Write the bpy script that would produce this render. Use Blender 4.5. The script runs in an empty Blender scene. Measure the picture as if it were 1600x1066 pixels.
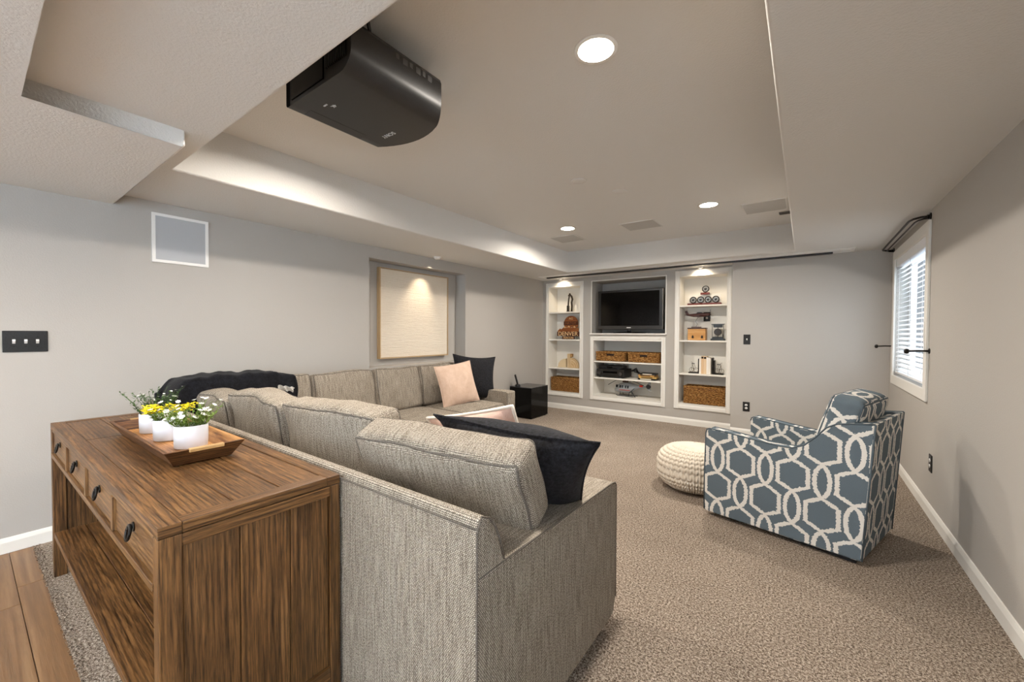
import bpy, bmesh, math, random
from mathutils import Vector, Matrix
random.seed(7)
D = bpy.data; S = bpy.context.scene; COL = S.collection
R = math.radians
# ------------------------------------------------------------------ camera, world, exposure, large lights
FPX = 629.52
cam = D.cameras.new('camera'); cam.sensor_width = 36.0; cam.lens = 36.0 * FPX / 1600.0
cam.clip_start = 0.02
camo = D.objects.new('camera', cam); COL.objects.link(camo)
YAW, PIT, ROL = R(35.996), R(-1.117), R(0.254)
fw = Vector((-math.sin(YAW) * math.cos(PIT), math.cos(YAW) * math.cos(PIT), math.sin(PIT)))
rt = Vector((math.cos(YAW), math.sin(YAW), 0)); up = rt.cross(fw)
rt2 = rt * math.cos(ROL) + up * math.sin(ROL); up2 = up * math.cos(ROL) - rt * math.sin(ROL)
camo.matrix_world = Matrix(((rt2.x, up2.x, -fw.x, 0), (rt2.y, up2.y, -fw.y, 0), (rt2.z, up2.z, -fw.z, 1.32), (0, 0, 0, 1)))
S.camera = camo
S.view_settings.view_transform = 'Standard'; S.view_settings.look = 'None'
S.view_settings.gamma = 1.0; S.view_settings.use_curve_mapping = False
S.view_settings.exposure = 0.97
try: S.cycles.denoising_prefilter = 'NONE'
except Exception: pass
W = D.worlds.new('sky'); S.world = W; W.use_nodes = True
bg = W.node_tree.nodes['Background']; bg.inputs[0].default_value = (0.80, 0.90, 1.0, 1); bg.inputs[1].default_value = 0.26

def area_light(name, loc, size, power, color, direction, size_y=None, shape='DISK', spread=180):
    l = D.lights.new(name, 'AREA'); l.shape = shape; l.size = size
    if size_y: l.size_y = size_y
    l.energy = power; l.color = color; l.spread = R(spread)
    o = D.objects.new(name, l); COL.objects.link(o); o.location = loc
    o.rotation_euler = Vector(direction).to_track_quat('-Z', 'Y').to_euler()
    return o
DAY = (0.70, 0.85, 1.0); WARM = (1.0, 0.925, 0.83)
# daylight by the right window; rear and side sources added out of view
area_light('daylight_window', (1.02, 5.04, 1.5), 1.3, 11, DAY, (-1, 0, -0.1), 1.15, 'RECTANGLE')
area_light('added_rear_daylight', (-2.0, -3.75, 1.25), 2.6, 55, DAY, (0, 1, 0.0), 1.7, 'RECTANGLE')  # added behind the camera for cool light on left wall and sofa back
area_light('added_side_daylight', (1.0, -1.3, 1.45), 1.9, 50, DAY, (-1, 0, 0), 1.1, 'RECTANGLE')  # added out of view to brighten the bulkhead face and left wall

# ------------------------------------------------------------------ mesh helpers
def lin(h):
    h = h.lstrip('#'); c = [int(h[i:i + 2], 16) / 255 for i in (0, 2, 4)]
    return tuple(x / 12.92 if x <= .04045 else ((x + .055) / 1.055) ** 2.4 for x in c) + (1,)

class MB:
    def __init__(s): s.v = []; s.f = []; s.s = []
    def add(s, vs, fs, smooth=False):
        n = len(s.v); s.v += [tuple(p) for p in vs]
        for f in fs: s.f.append([i + n for i in f]); s.s.append(smooth)
        return s
    def box(s, x0, x1, y0, y1, z0, z1, M=None):
        vs = [(x0, y0, z0), (x1, y0, z0), (x1, y1, z0), (x0, y1, z0), (x0, y0, z1), (x1, y0, z1), (x1, y1, z1), (x0, y1, z1)]
        if M is not None: vs = [M @ Vector(p) for p in vs]
        return s.add(vs, [(0, 3, 2, 1), (4, 5, 6, 7), (0, 1, 5, 4), (1, 2, 6, 5), (2, 3, 7, 6), (3, 0, 4, 7)])
    def prism(s, poly, a0, a1, axis='x', fn=None, smooth=False):
        # polygon in the two other axes (cyclic order kept: x -> (y,z), y -> (x,z), z -> (x,y))
        def P(p, a):
            q = {'x': (a, p[0], p[1]), 'y': (p[0], a, p[1]), 'z': (p[0], p[1], a)}[axis]
            return fn(q) if fn else q
        n = len(poly)
        vs = [P(p, a0) for p in poly] + [P(p, a1) for p in poly]
        fs = [[i, (i + 1) % n, n + (i + 1) % n, n + i] for i in range(n)]
        s.add(vs, fs, smooth)
        m = len(s.v) - 2 * n
        s.f.append([m + i for i in range(n)][::-1]); s.s.append(False)
        s.f.append([m + n + i for i in range(n)]); s.s.append(False)
        return s
    def cyl(s, p0, p1, r0, r1=None, n=12, cap=True):
        r1 = r0 if r1 is None else r1
        p0, p1 = Vector(p0), Vector(p1); d = (p1 - p0).normalized()
        a = d.orthogonal().normalized(); b = d.cross(a)
        vs = []
        for p, r in ((p0, r0), (p1, r1)):
            for i in range(n):
                t = 2 * math.pi * i / n; vs.append(p + (a * math.cos(t) + b * math.sin(t)) * r)
        s.add(vs, [(i, (i + 1) % n, n + (i + 1) % n, n + i) for i in range(n)], True)
        m = len(s.v) - 2 * n
        if cap:
            s.f.append([m + i for i in range(n)][::-1]); s.s.append(False)
            s.f.append([m + n + i for i in range(n)]); s.s.append(False)
        return s
    def tube(s, pts, r, n=6, closed=False):
        pts = [Vector(p) for p in pts]; k = len(pts); vs = []
        prev = None
        for i, p in enumerate(pts):
            if closed: t = pts[(i + 1) % k] - pts[i - 1]
            else: t = pts[min(i + 1, k - 1)] - pts[max(i - 1, 0)]
            if t.length < 1e-9: t = Vector((0, 0, 1))
            t.normalize()
            if prev is None: a = t.orthogonal().normalized()
            else:
                a = prev - t * prev.dot(t)
                a = a.normalized() if a.length > 1e-6 else t.orthogonal().normalized()
            prev = a; b = t.cross(a)
            for j in range(n):
                w = 2 * math.pi * j / n; vs.append(p + (a * math.cos(w) + b * math.sin(w)) * r)
        fs = []
        for i in range(k if closed else k - 1):
            for j in range(n):
                fs.append((i * n + j, i * n + (j + 1) % n, ((i + 1) % k) * n + (j + 1) % n, ((i + 1) % k) * n + j))
        if not closed: fs += [list(range(n))[::-1], [(k - 1) * n + j for j in range(n)]]
        return s.add(vs, fs, True)
    def lathe(s, prof, n=24, c=(0, 0, 0), sx=1, sy=1, smooth=True, cap=True):
        vs = []
        for r, z in prof:
            for j in range(n):
                t = 2 * math.pi * j / n
                vs.append((c[0] + r * sx * math.cos(t), c[1] + r * sy * math.sin(t), c[2] + z))
        fs = []
        for i in range(len(prof) - 1):
            for j in range(n):
                fs.append((i * n + j, i * n + (j + 1) % n, (i + 1) * n + (j + 1) % n, (i + 1) * n + j))
        s.add(vs, fs, smooth)
        m = len(s.v) - len(prof) * n
        if not cap: return s
        if prof[0][0] > 1e-6: s.f.append([m + j for j in range(n)][::-1]); s.s.append(False)
        if prof[-1][0] > 1e-6: s.f.append([m + (len(prof) - 1) * n + j for j in range(n)]); s.s.append(False)
        return s
    def grid(s, fn, nu, nv, wrap_u=False, smooth=True):
        # fn(i, j) -> point; i in 0..nu, j in 0..nv
        cu = nu if wrap_u else nu + 1
        vs = [fn(i, j) for j in range(nv + 1) for i in range(cu)]
        fs = [(j * cu + i, j * cu + (i + 1) % cu, (j + 1) * cu + (i + 1) % cu, (j + 1) * cu + i) for j in range(nv) for i in range(nu)]
        return s.add(vs, fs, smooth)
    def build(s, name, mat, parent=None, bevel=0, seg=2, grain=None, angle=30, smooth=None, weld=False, recalc=True, loc=None):
        bm = bmesh.new()
        vs = [bm.verts.new(p) for p in s.v]
        for f, sm in zip(s.f, s.s):
            try: fc = bm.faces.new([vs[i] for i in f]); fc.smooth = sm if smooth is None else smooth
            except ValueError: pass
        if weld: bmesh.ops.remove_doubles(bm, verts=bm.verts, dist=1e-5)
        if recalc: bmesh.ops.recalc_face_normals(bm, faces=bm.faces)
        if bevel:
            bm.normal_update()
            es = [e for e in bm.edges if len(e.link_faces) == 2 and e.calc_face_angle(0) > R(angle)]
            bmesh.ops.bevel(bm, geom=es, offset=bevel, segments=seg, profile=.5, affect='EDGES', clamp_overlap=True)
            if seg > 1:
                for f in bm.faces: f.smooth = True
        bm.normal_update()
        box_uv(bm, grain)
        me = D.meshes.new(name); bm.to_mesh(me); bm.free()
        if bevel and seg > 1: sharp_by_area(me)
        me.materials.append(mat)
        return link(name, me, parent, loc)

def sharp_by_area(me):
    # big flat faces keep their own normals, the bevel strips blend (weighted by face area)
    try:
        me.normals_split_custom_set_from_vertices
        acc = [Vector((0, 0, 0)) for _ in me.vertices]
        for p in me.polygons:
            for vi in p.vertices: acc[vi] += p.normal * p.area
        me.normals_split_custom_set_from_vertices([tuple(a.normalized()) if a.length > 0 else (0, 0, 1) for a in acc])
    except Exception: pass

def box_uv(bm, grain=None):
    uv = bm.loops.layers.uv.verify()
    g = 'xyz'.index(grain) if grain else None
    for f in bm.faces:
        n = f.normal; a = max(range(3), key=lambda i: abs(n[i]))
        o = [i for i in range(3) if i != a]
        if g is not None and g in o: o = [g, [i for i in o if i != g][0]]
        for l in f.loops:
            c = l.vert.co; l[uv].uv = (c[o[0]], c[o[1]])

def link(name, data, parent=None, loc=None):
    o = D.objects.new(name, data); COL.objects.link(o)
    if parent is not None: o.parent = parent
    if loc is not None: o.location = loc
    return o
def thing(name, label, cat, loc=(0, 0, 0), rotz=0, group=None):
    o = link(name, None); o.location = loc; o.rotation_euler = (0, 0, rotz); o.empty_display_size = .05
    return tag(o, label, cat, group)
def tag(o, label, cat, group=None):
    o['label'] = label; o['category'] = cat
    if group: o['group'] = group
    return o
def struct(o, label=None):
    o['kind'] = 'structure'
    if label: o['label'] = label
    return o
def stuff(o): o['kind'] = 'stuff'; return o
def share(o, parent, loc=(0, 0, 0), rot=(0, 0, 0), scale=(1, 1, 1), name=None):
    c = o.copy(); COL.objects.link(c); c.parent = parent; c.location = loc; c.rotation_euler = rot; c.scale = scale
    return c
def text_mesh(txt, size, depth, mat, name, parent=None, M=None, align='CENTER'):
    cu = D.curves.new('txt', 'FONT'); cu.body = txt; cu.size = size; cu.extrude = depth; cu.align_x = align; cu.align_y = 'CENTER'
    cu.resolution_u = 3
    o = D.objects.new('txt', cu); COL.objects.link(o)
    dg = bpy.context.evaluated_depsgraph_get(); me = D.meshes.new_from_object(o.evaluated_get(dg))
    D.objects.remove(o)
    if M is not None: me.transform(M)
    me.name = name; me.materials.clear(); me.materials.append(mat)
    return link(name, me, parent)

# ------------------------------------------------------------------ materials
class Mt:
    def __init__(s, name, color=None, rough=.6, metal=0, spec=.5):
        s.m = D.materials.new(name); s.m.use_nodes = True; s.t = s.m.node_tree
        s.b = s.t.nodes['Principled BSDF']; s.b.inputs['Roughness'].default_value = rough
        s.b.inputs['Metallic'].default_value = metal; s.b.inputs['Specular IOR Level'].default_value = spec
        if color: s.b.inputs['Base Color'].default_value = lin(color)
    def n(s, t, **k):
        nd = s.t.nodes.new('ShaderNode' + t)
        for a, v in k.items():
            if a.startswith('i_'): nd.inputs[int(a[2:])].default_value = v
            else: setattr(nd, a, v)
        return nd
    def l(s, a, b):
        s.t.links.new(a, b)
    def math(s, op, a, b=None, c=None, clamp=False):
        nd = s.n('Math', operation=op); nd.use_clamp = clamp
        for i, x in enumerate((a, b, c)):
            if x is None: continue
            if isinstance(x, (int, float)): nd.inputs[i].default_value = x
            else: s.l(x, nd.inputs[i])
        return nd.outputs[0]
    def noise(s, vec, scale, detail=2, rough=.5, dist=0):
        nd = s.n('TexNoise'); nd.inputs['Scale'].default_value = scale; nd.inputs['Detail'].default_value = detail
        nd.inputs['Roughness'].default_value = rough; nd.inputs['Distortion'].default_value = dist
        if vec is not None: s.l(vec, nd.inputs['Vector'])
        return nd.outputs['Fac']
    def mapped(s, src='UV', scale=(1, 1, 1), rnd=False):
        tc = s.n('TexCoord'); v = tc.outputs[src]
        if rnd:
            oi = s.n('ObjectInfo'); va = s.n('VectorMath', operation='MULTIPLY_ADD')
            cb = s.n('CombineXYZ'); s.l(oi.outputs['Random'], cb.inputs[0]); s.l(oi.outputs['Random'], cb.inputs[1]); s.l(oi.outputs['Random'], cb.inputs[2])
            s.l(cb.outputs[0], va.inputs[0]); va.inputs[1].default_value = (13, 7, 29); s.l(v, va.inputs[2]); v = va.outputs[0]
        mp = s.n('Mapping'); s.l(v, mp.inputs['Vector']); mp.inputs['Scale'].default_value = scale
        return mp.outputs[0]
    def ramp(s, fac, stops):
        nd = s.n('ValToRGB'); e = nd.color_ramp.elements
        while len(e) < len(stops): e.new(.5)
        for el, (p, c) in zip(e, stops): el.position = p; el.color = lin(c) if isinstance(c, str) else c
        s.l(fac, nd.inputs[0]); return nd.outputs[0]
    def mix(s, fac, a, b, mode='MIX'):
        nd = s.n('Mix', data_type='RGBA', blend_type=mode)
        for x, i in ((fac, 0), (a, 6), (b, 7)):
            if isinstance(x, (int, float)): nd.inputs[i].default_value = x
            elif isinstance(x, str): nd.inputs[i].default_value = lin(x)
            else: s.l(x, nd.inputs[i])
        return nd.outputs[2]
    def color(s, c): s.l(c, s.b.inputs['Base Color']); return s
    def bump(s, h, strength=.3, dist=.01):
        nd = s.n('Bump'); nd.inputs['Strength'].default_value = strength; nd.inputs['Distance'].default_value = dist
        s.l(h, nd.inputs['Height']); s.l(nd.outputs[0], s.b.inputs['Normal']); return s

def flat(name, color, rough=.5, metal=0, spec=.5): return Mt(name, color, rough, metal, spec).m
def paint(name, color, scale=130, strength=.25, dist=.004, rough=.75):
    m = Mt(name, color, rough, spec=.3); v = m.mapped('Object')
    m.bump(m.noise(v, scale, 3, .6), strength, dist); return m.m
def emit(name, color, power):
    m = Mt(name, color); m.b.inputs['Emission Color'].default_value = lin(color); m.b.inputs['Emission Strength'].default_value = power; return m.m
def wood(name, dark, mid, light, rough=.42, sc=1.0, pore=.55):
    m = Mt(name, None, rough, spec=.4)
    v = m.mapped('UV', (1.1 * sc, 12 * sc, 1), True)
    big = m.noise(v, 2.2, 5, .6, 1.1)
    wv = m.n('TexWave', wave_type='BANDS', bands_direction='Y'); wv.inputs['Scale'].default_value = 1.6
    wv.inputs['Distortion'].default_value = 9; wv.inputs['Detail'].default_value = 3; wv.inputs['Detail Scale'].default_value = .7
    m.l(v, wv.inputs['Vector'])
    v2 = m.mapped('UV', (6 * sc, 120 * sc, 1), True)
    fine = m.noise(v2, 2.0, 3, .65, .3)
    f = m.math('MULTIPLY_ADD', wv.outputs['Fac'], .14, m.math('MULTIPLY', big, .9))
    c = m.ramp(f, [(.30, dark), (.52, mid), (.72, light)])
    vr = m.mapped('UV', (.9 * sc, 7.5 * sc, 1), True)
    rg = m.n('TexWave', wave_type='RINGS', rings_direction='SPHERICAL'); rg.inputs['Scale'].default_value = 3.2
    rg.inputs['Distortion'].default_value = 3.5; rg.inputs['Detail'].default_value = 3; rg.inputs['Detail Scale'].default_value = 1.4
    m.l(vr, rg.inputs['Vector'])
    c = m.mix(1.0, c, m.ramp(rg.outputs['Fac'], [(.05, (.62, .58, .54, 1) if pore < .6 else (.9, .88, .86, 1)), (.3, (1, 1, 1, 1))]), 'MULTIPLY')
    pr = m.ramp(fine, [(.36, (pore, pore, pore, 1)), (.55, (1, 1, 1, 1))])
    oi = m.n('ObjectInfo'); tone = m.math('MULTIPLY_ADD', oi.outputs['Random'], .3, .85)
    cb = m.n('CombineColor'); [m.l(tone, cb.inputs[i]) for i in range(3)]
    m.color(m.mix(1.0, m.mix(1.0, c, pr, 'MULTIPLY'), cb.outputs[0], 'MULTIPLY'))
    m.bump(fine, .35, .003); return m.m
def fabric(name, warp, weft, dark, sc=1.0, streak=.5, rough=.9, bump=.5):
    # basket weave: rows of small knots with streaks along the warp
    m = Mt(name, None, rough, spec=.15)
    v = m.mapped('UV', (sc, sc, 1)); sep = m.n('SeparateXYZ'); m.l(v, sep.inputs[0])
    px, py = .0062, .0050
    row = m.math('FLOOR', m.math('DIVIDE', sep.outputs[1], py))
    sh = m.math('MULTIPLY', m.math('MODULO', row, 2), .5)
    fx = m.math('FRACT', m.math('ADD', m.math('DIVIDE', sep.outputs[0], px), sh)); fy = m.math('FRACT', m.math('DIVIDE', sep.outputs[1], py))
    dx = m.math('SUBTRACT', fx, .5); dy = m.math('SUBTRACT', fy, .5)
    knot = m.math('SUBTRACT', 1.0, m.math('MULTIPLY', m.math('ADD', m.math('MULTIPLY', dx, dx), m.math('MULTIPLY', dy, dy)), 3.0), clamp=True)
    v2 = m.mapped('UV', (140 * sc, 8 * sc, 1)); st = m.noise(v2, 1.0, 3, .6)
    v3 = m.mapped('UV', (210 * sc, 170 * sc, 1)); sp = m.noise(v3, 1.0, 2, .6)
    f = m.math('ADD', m.math('MULTIPLY', st, streak), m.math('MULTIPLY', sp, 1 - streak))
    c = m.ramp(f, [(.40, weft), (.58, warp)])
    m.color(m.mix(m.ramp(knot, [(.25, (1, 1, 1, 1)), (.6, (0, 0, 0, 1))]), c, dark))
    m.bump(knot, bump, .002); return m.m
def plush(name, c0, c1, scale=260, rough=.9, sheen=.3, big=9):
    m = Mt(name, None, rough, spec=.2); v = m.mapped('Object')
    f = m.noise(v, scale, 3, .7); g = m.noise(v, big, 3, .6)
    m.color(m.ramp(m.math('MULTIPLY_ADD', g, .55, m.math('MULTIPLY', f, .5)), [(.38, c0), (.72, c1)]))
    m.b.inputs['Sheen Weight'].default_value = sheen
    m.bump(f, .5, .004); return m.m

M_WALL = paint('greige_wall_paint', '#b2ada6'); M_CEIL = paint('ceiling_paint', '#d7d4cf', 100, .38, .006)
M_TRIM = paint('white_trim_paint', '#e4e1da', 30, .05, .002, .45)
M_SHELF = paint('shelf_white_paint', '#e9e5dc', 30, .05, .002, .5)
M_BLACK = flat('black_plastic', '#141416', .35); M_BLACKGLOSS = flat('black_gloss', '#030304', .12, 0, .2)
M_BRONZE = flat('dark_bronze_metal', '#1c1815', .4, .6); M_WHITEP = flat('white_plastic', '#eceae6', .4)
M_CERAMIC = flat('white_glazed_ceramic', '#d6d6da', .3)
# ------------------------------------------------------------------ the room
XL, XR, YF, YR, YN = -3.824, 0.756, 6.212, 6.0, -3.6      # left, right, far (shelves), far (right part), rear
ZS, ZT, ZB = 2.262, 2.582, 2.187                            # soffit, tray, low ceiling behind the camera
XC = -0.781                                                 # where the far wall steps forward
def wall_grid(mb, axis, c, a0, a1, z0, z1, holes, depth_dir=1):
    A = sorted({a0, a1} | {h[0] for h in holes} | {h[1] for h in holes}); Z = sorted({z0, z1} | {h[2] for h in holes} | {h[3] for h in holes})
    P = (lambda a, d, z: (c + d * depth_dir, a, z)) if axis == 'x' else (lambda a, d, z: (a, c + d * depth_dir, z))
    for i in range(len(A) - 1):
        for j in range(len(Z) - 1):
            am, zm = (A[i] + A[i + 1]) / 2, (Z[j] + Z[j + 1]) / 2
            if any(h[0] < am < h[1] and h[2] < zm < h[3] for h in holes): continue
            mb.add([P(A[i], 0, Z[j]), P(A[i + 1], 0, Z[j]), P(A[i + 1], 0, Z[j + 1]), P(A[i], 0, Z[j + 1])], [(0, 1, 2, 3)])
    for h in holes:
        b0, b1, y0, y1, d, back = h
        if not d: continue
        for q in (((b0, y0), (b1, y0)), ((b1, y0), (b1, y1)), ((b1, y1), (b0, y1)), ((b0, y1), (b0, y0))):
            (p, z), (p2, z2) = q
            mb.add([P(p, 0, z), P(p2, 0, z2), P(p2, d, z2), P(p, d, z)], [(0, 1, 2, 3)])
        if back: mb.add([P(b0, d, y0), P(b1, d, y0), P(b1, d, y1), P(b0, d, y1)], [(0, 1, 2, 3)])
    return mb
CABL = (-3.70, -3.085, .30, 2.13); CABR = (-1.484, -0.868, .31, 2.15); CABM = (-2.83, -1.735, .30, 1.205); TVN = (-2.87, -1.685, 1.325, 2.18)
NICHE = (2.63, 4.16, .935, 2.133, .19, True)
struct(wall_grid(MB(), 'x', XL, YN, YF, 0, 2.62, [NICHE], -1).build('wall_left', M_WALL, weld=True, recalc=False))
mb = wall_grid(MB(), 'y', YF, XL, XC, 0, 2.62, [CABL + (0, 0), CABR + (0, 0), CABM + (0, 0), TVN + (.42, True)])
mb.add([(XC, YF, 0), (XC, YR, 0), (XC, YR, 2.62), (XC, YF, 2.62)], [(0, 1, 2, 3)])
mb.add([(XC, YR, 0), (XR, YR, 0), (XR, YR, 2.62), (XC, YR, 2.62)], [(0, 1, 2, 3)])
struct(mb.build('wall_far', M_WALL, weld=True, recalc=False))
SW = (-2.3, -.3, .9, 2.02)
WIN = (4.36, 5.71, .90, 2.10)
struct(wall_grid(MB(), 'x', XR, YN, YR, 0, 2.62, [WIN + (.16, False), SW + (.14, False)]).build('wall_right', M_WALL, weld=True, recalc=False))
RW = (-3.3, -.7, .25, 2.05)
struct(wall_grid(MB(), 'y', YN, XL, XR, 0, 2.62, [RW + (.14, False)], -1).build('wall_rear', M_WALL, weld=True, recalc=False))
# ceiling: tray, soffit ring, low ceiling behind
cm = MB().add([(XL, YN, ZT), (XR, YN, ZT), (XR, YF + .3, ZT), (XL, YF + .3, ZT)], [(0, 1, 2, 3)])
ceil = struct(cm.build('ceiling', M_CEIL, recalc=False))
TX0, TX1, TY0, TY1 = -2.991, -.107, .753, 5.583
def rim_mesh(outer, hole, z0, z1, name, bev=.014):
    bm = bmesh.new()
    xs = [outer[0], hole[0], hole[1], outer[1]]; ys = [outer[2], hole[2], hole[3], outer[3]]
    V = [[bm.verts.new((x, y, z0)) for x in xs] for y in ys]
    for j in range(3):
        for i in range(3):
            if i == 1 and j == 1: continue
            bm.faces.new([V[j][i], V[j + 1][i], V[j + 1][i + 1], V[j][i + 1]])
    lp = [V[1][1], V[1][2], V[2][2], V[2][1]]; T = [bm.verts.new((v.co.x, v.co.y, z1)) for v in lp]
    for i in range(4): bm.faces.new([lp[i], lp[(i + 1) % 4], T[(i + 1) % 4], T[i]])
    es = [e for e in bm.edges if set(e.verts) <= set(lp)]
    bmesh.ops.bevel(bm, geom=es, offset=bev, segments=3, profile=.5, affect='EDGES')
    for f in bm.faces: f.smooth = True
    bmesh.ops.recalc_face_normals(bm, faces=bm.faces); bm.normal_update(); box_uv(bm)
    me = D.meshes.new(name); bm.to_mesh(me); bm.free(); me.materials.append(M_CEIL); sharp_by_area(me)
    return link(name, me, ceil)
rim_mesh((XL, XR, .0, YF + .02), (TX0, TX1, TY0, TY1), ZS, ZT, 'soffit')
# low ceiling: an L with bullnose edges
bm = bmesh.new()
LX, LY0, LY1 = -2.366, .137, .643
pts = [(XL, YN), (XR, YN), (XR, LY0), (LX, LY0), (LX, LY1), (XL, LY1)]
bt = [bm.verts.new((x, y, ZB)) for x, y in pts]; tp = [bm.verts.new((x, y, ZS + .02)) for x, y in pts]
bm.faces.new(bt[::-1])
for i in range(6): bm.faces.new([bt[i], bt[(i + 1) % 6], tp[(i + 1) % 6], tp[i]])
es = [e for e in bm.edges if (set(e.verts) <= {bt[2], bt[3], bt[4], bt[5]} and len(e.link_faces) == 2) or set(e.verts) == {bt[4], tp[4]}]
bmesh.ops.bevel(bm, geom=es, offset=.013, segments=3, profile=.5, affect='EDGES')
for f in bm.faces: f.smooth = True
bmesh.ops.recalc_face_normals(bm, faces=bm.faces); bm.normal_update(); box_uv(bm)
me = D.meshes.new('bulkhead'); bm.to_mesh(me); bm.free(); me.materials.append(M_CEIL); sharp_by_area(me); link('bulkhead', me, ceil)

# floor: carpet and the strip of hardwood planks
m = Mt('carpet_pile', None, .95, spec=.1); v = m.mapped('Object')
f1 = m.noise(v, 105, 3, .8); f2 = m.noise(v, 1.6, 3, .6); f3 = m.noise(v, 260, 2, .7)
f = m.math('ADD', m.math('MULTIPLY', f1, .62), m.math('MULTIPLY', f3, .38))
c = m.ramp(f, [(.41, '#463a31'), (.5, '#a39180'), (.59, '#e4d7c7')])
m.color(m.mix(1.0, c, m.ramp(f2, [(.3, (.86, .86, .86, 1)), (.7, (1.08, 1.08, 1.08, 1))]), 'MULTIPLY'))
m.bump(f, 1.0, .02); M_CARPET = m.m
CE = .244
fl = MB().add([(XL, CE + .012, 0), (XR, CE + .012, 0), (XR, YF, 0), (XL, YF, 0)], [(0, 1, 2, 3)])
floor = struct(fl.build('floor', M_CARPET, recalc=False))
# frayed edge of the carpet: short yarn tufts
tf = MB()
for i in range(1500):
    x = random.uniform(XL, -1.4) if i < 1300 else random.uniform(-1.4, XR); y = CE + .012 + random.uniform(-.004, .03)
    a = random.uniform(0, 6.28); l = random.uniform(.003, .008); w = .0022
    dx, dy = math.cos(a) * l * .6, math.sin(a) * l * .6 - .003
    tf.add([(x - w, y, 0), (x + w, y, 0), (x + dx, y + dy, l), ], [(0, 1, 2)]); tf.add([(x, y - w, 0), (x, y + w, 0), (x + dx, y + dy, l)], [(0, 1, 2)])
stuff(tf.build('carpet_edge_pile', M_CARPET, floor, recalc=False))
M_PLANK = wood('hardwood_plank', '#74573c', '#866546', '#977654', .35, .5, .9)
sub = MB().add([(XL, YN, -.014), (XR, YN, -.014), (XR, CE + .02, -.014), (XL, CE + .02, -.014)], [(0, 1, 2, 3)]).build('subfloor', flat('dark_joint', '#2a1d12', .8), floor, recalc=False)
pw = .127; row = 0; y1 = .164 + pw
while y1 > YN:
    y0 = y1 - pw; x = XL + {0: -.64, 1: -.43}.get(row, -random.uniform(.1, 1.1))
    while x < XR:
        a, b = max(x, XL), min(x + 1.2, XR)
        if b - a > .02: MB().box(a + .001, b - .001, max(y0, YN) + .001, min(y1, CE + .02) - .001, -.014, -.003).build('plank', M_PLANK, floor, bevel=.0015, seg=1, grain='x')
        x += 1.2
    y1 = y0; row += 1
# baseboards: moulded profile
def baseboard(name, p0, p1, nrm):
    p0, p1, nrm = Vector(p0), Vector(p1), Vector(nrm)
    prof = [(0, 0), (.014, 0), (.014, .065), (.010, .078), (.006, .088), (0, .09)]
    vs = [p + nrm * d + Vector((0, 0, z)) for p in (p0, p1) for d, z in prof]; n = len(prof)
    mb = MB().add(vs, [(i, (i + 1) % n, n + (i + 1) % n, n + i) for i in range(n)] + [list(range(n)), list(range(n, 2 * n))])
    return struct(mb.build(name, M_TRIM))
baseboard('baseboard_left', (XL, YN, 0), (XL, YF, 0), (1, 0, 0)); baseboard('baseboard_right', (XR, YN, 0), (XR, YR, 0), (-1, 0, 0))
baseboard('baseboard_far', (XL, YF, 0), (XC - .001, YF, 0), (0, -1, 0)); baseboard('baseboard_far_right', (XC + .001, YR, 0), (XR, YR, 0), (0, -1, 0))
baseboard('baseboard_rear', (XL, YN, 0), (XR, YN, 0), (0, 1, 0))

# window on the right wall: casing, sash, panes
m = Mt('window_glass', '#ffffff', .02); m.b.inputs['Transmission Weight'].default_value = 1; m.b.inputs['IOR'].default_value = 1.05; M_GLASS = m.m
y0, y1, z0, z1 = WIN
w1 = MB()
for a in ((y0 - .075, y0 + .008, z0 - .085, z1 + .085), (y1 - .008, y1 + .075, z0 - .085, z1 + .085)): w1.box(XR - .018, XR, *a)
w1.box(XR - .0175, XR, y0 + .008, y1 - .008, z0 - .085, z0 + .008); w1.box(XR - .0175, XR, y0 + .008, y1 - .008, z1 - .008, z1 + .085)
win = struct(w1.build('window_1', M_TRIM, bevel=.004))
sm = MB(); ym = (y0 + y1) / 2
for a in ((y0, y0 + .05, z0, z1), (y1 - .05, y1, z0, z1), (ym - .03, ym + .03, z0, z1), (y0 + .05, y1 - .05, z0, z0 + .06), (y0 + .05, y1 - .05, z1 - .06, z1)): sm.box(XR + .105, XR + .15, *a)
sm.build('sash', M_WHITEP, win, bevel=.003)
for a, b in ((y0 + .05, ym - .03), (ym + .03, y1 - .05)): MB().box(XR + .125, XR + .129, a, b, z0 + .06, z1 - .06).build('pane', M_GLASS, win)
MB().box(XR + .098, XR + .112, ym + .1, ym + .19, z0 + .012, z0 + .03).build('crank_handle', M_WHITEP, win, bevel=.004)
# rear window, unseen behind the camera, added as a source of cool daylight
x0, x1, z0, z1 = RW
w2 = MB()
for a in ((x0 - .08, x0), (x1, x1 + .08), ((x0 + x1) / 2 - .04, (x0 + x1) / 2 + .04)): w2.box(a[0], a[1], YN - .02, YN + .018, z0, z1)
w2.box(x0 - .08, x1 + .08, YN - .02, YN + .018, z0 - .08, z0); w2.box(x0 - .08, x1 + .08, YN - .02, YN + .018, z1, z1 + .08)
win2 = struct(w2.build('added_rear_window', M_TRIM, bevel=.004))
for a, b in ((x0, (x0 + x1) / 2 - .04), ((x0 + x1) / 2 + .04, x1)): MB().box(a, b, YN - .06, YN - .056, z0, z1).build('pane', M_GLASS, win2)
sy0, sy1, sz0, sz1 = SW
w3 = MB()  # side window, out of view, added to go with the side daylight
for a in ((sy0 - .075, sy0, sz0 - .08, sz1 + .08), (sy1, sy1 + .075, sz0 - .08, sz1 + .08), (sy0, sy1, sz0 - .08, sz0), (sy0, sy1, sz1, sz1 + .08)): w3.box(XR - .018, XR, *a)
w3.box(XR + .04, XR + .08, (sy0 + sy1) / 2 - .03, (sy0 + sy1) / 2 + .03, sz0, sz1)
win3 = struct(w3.build('added_side_window', M_TRIM, bevel=.004))
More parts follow.
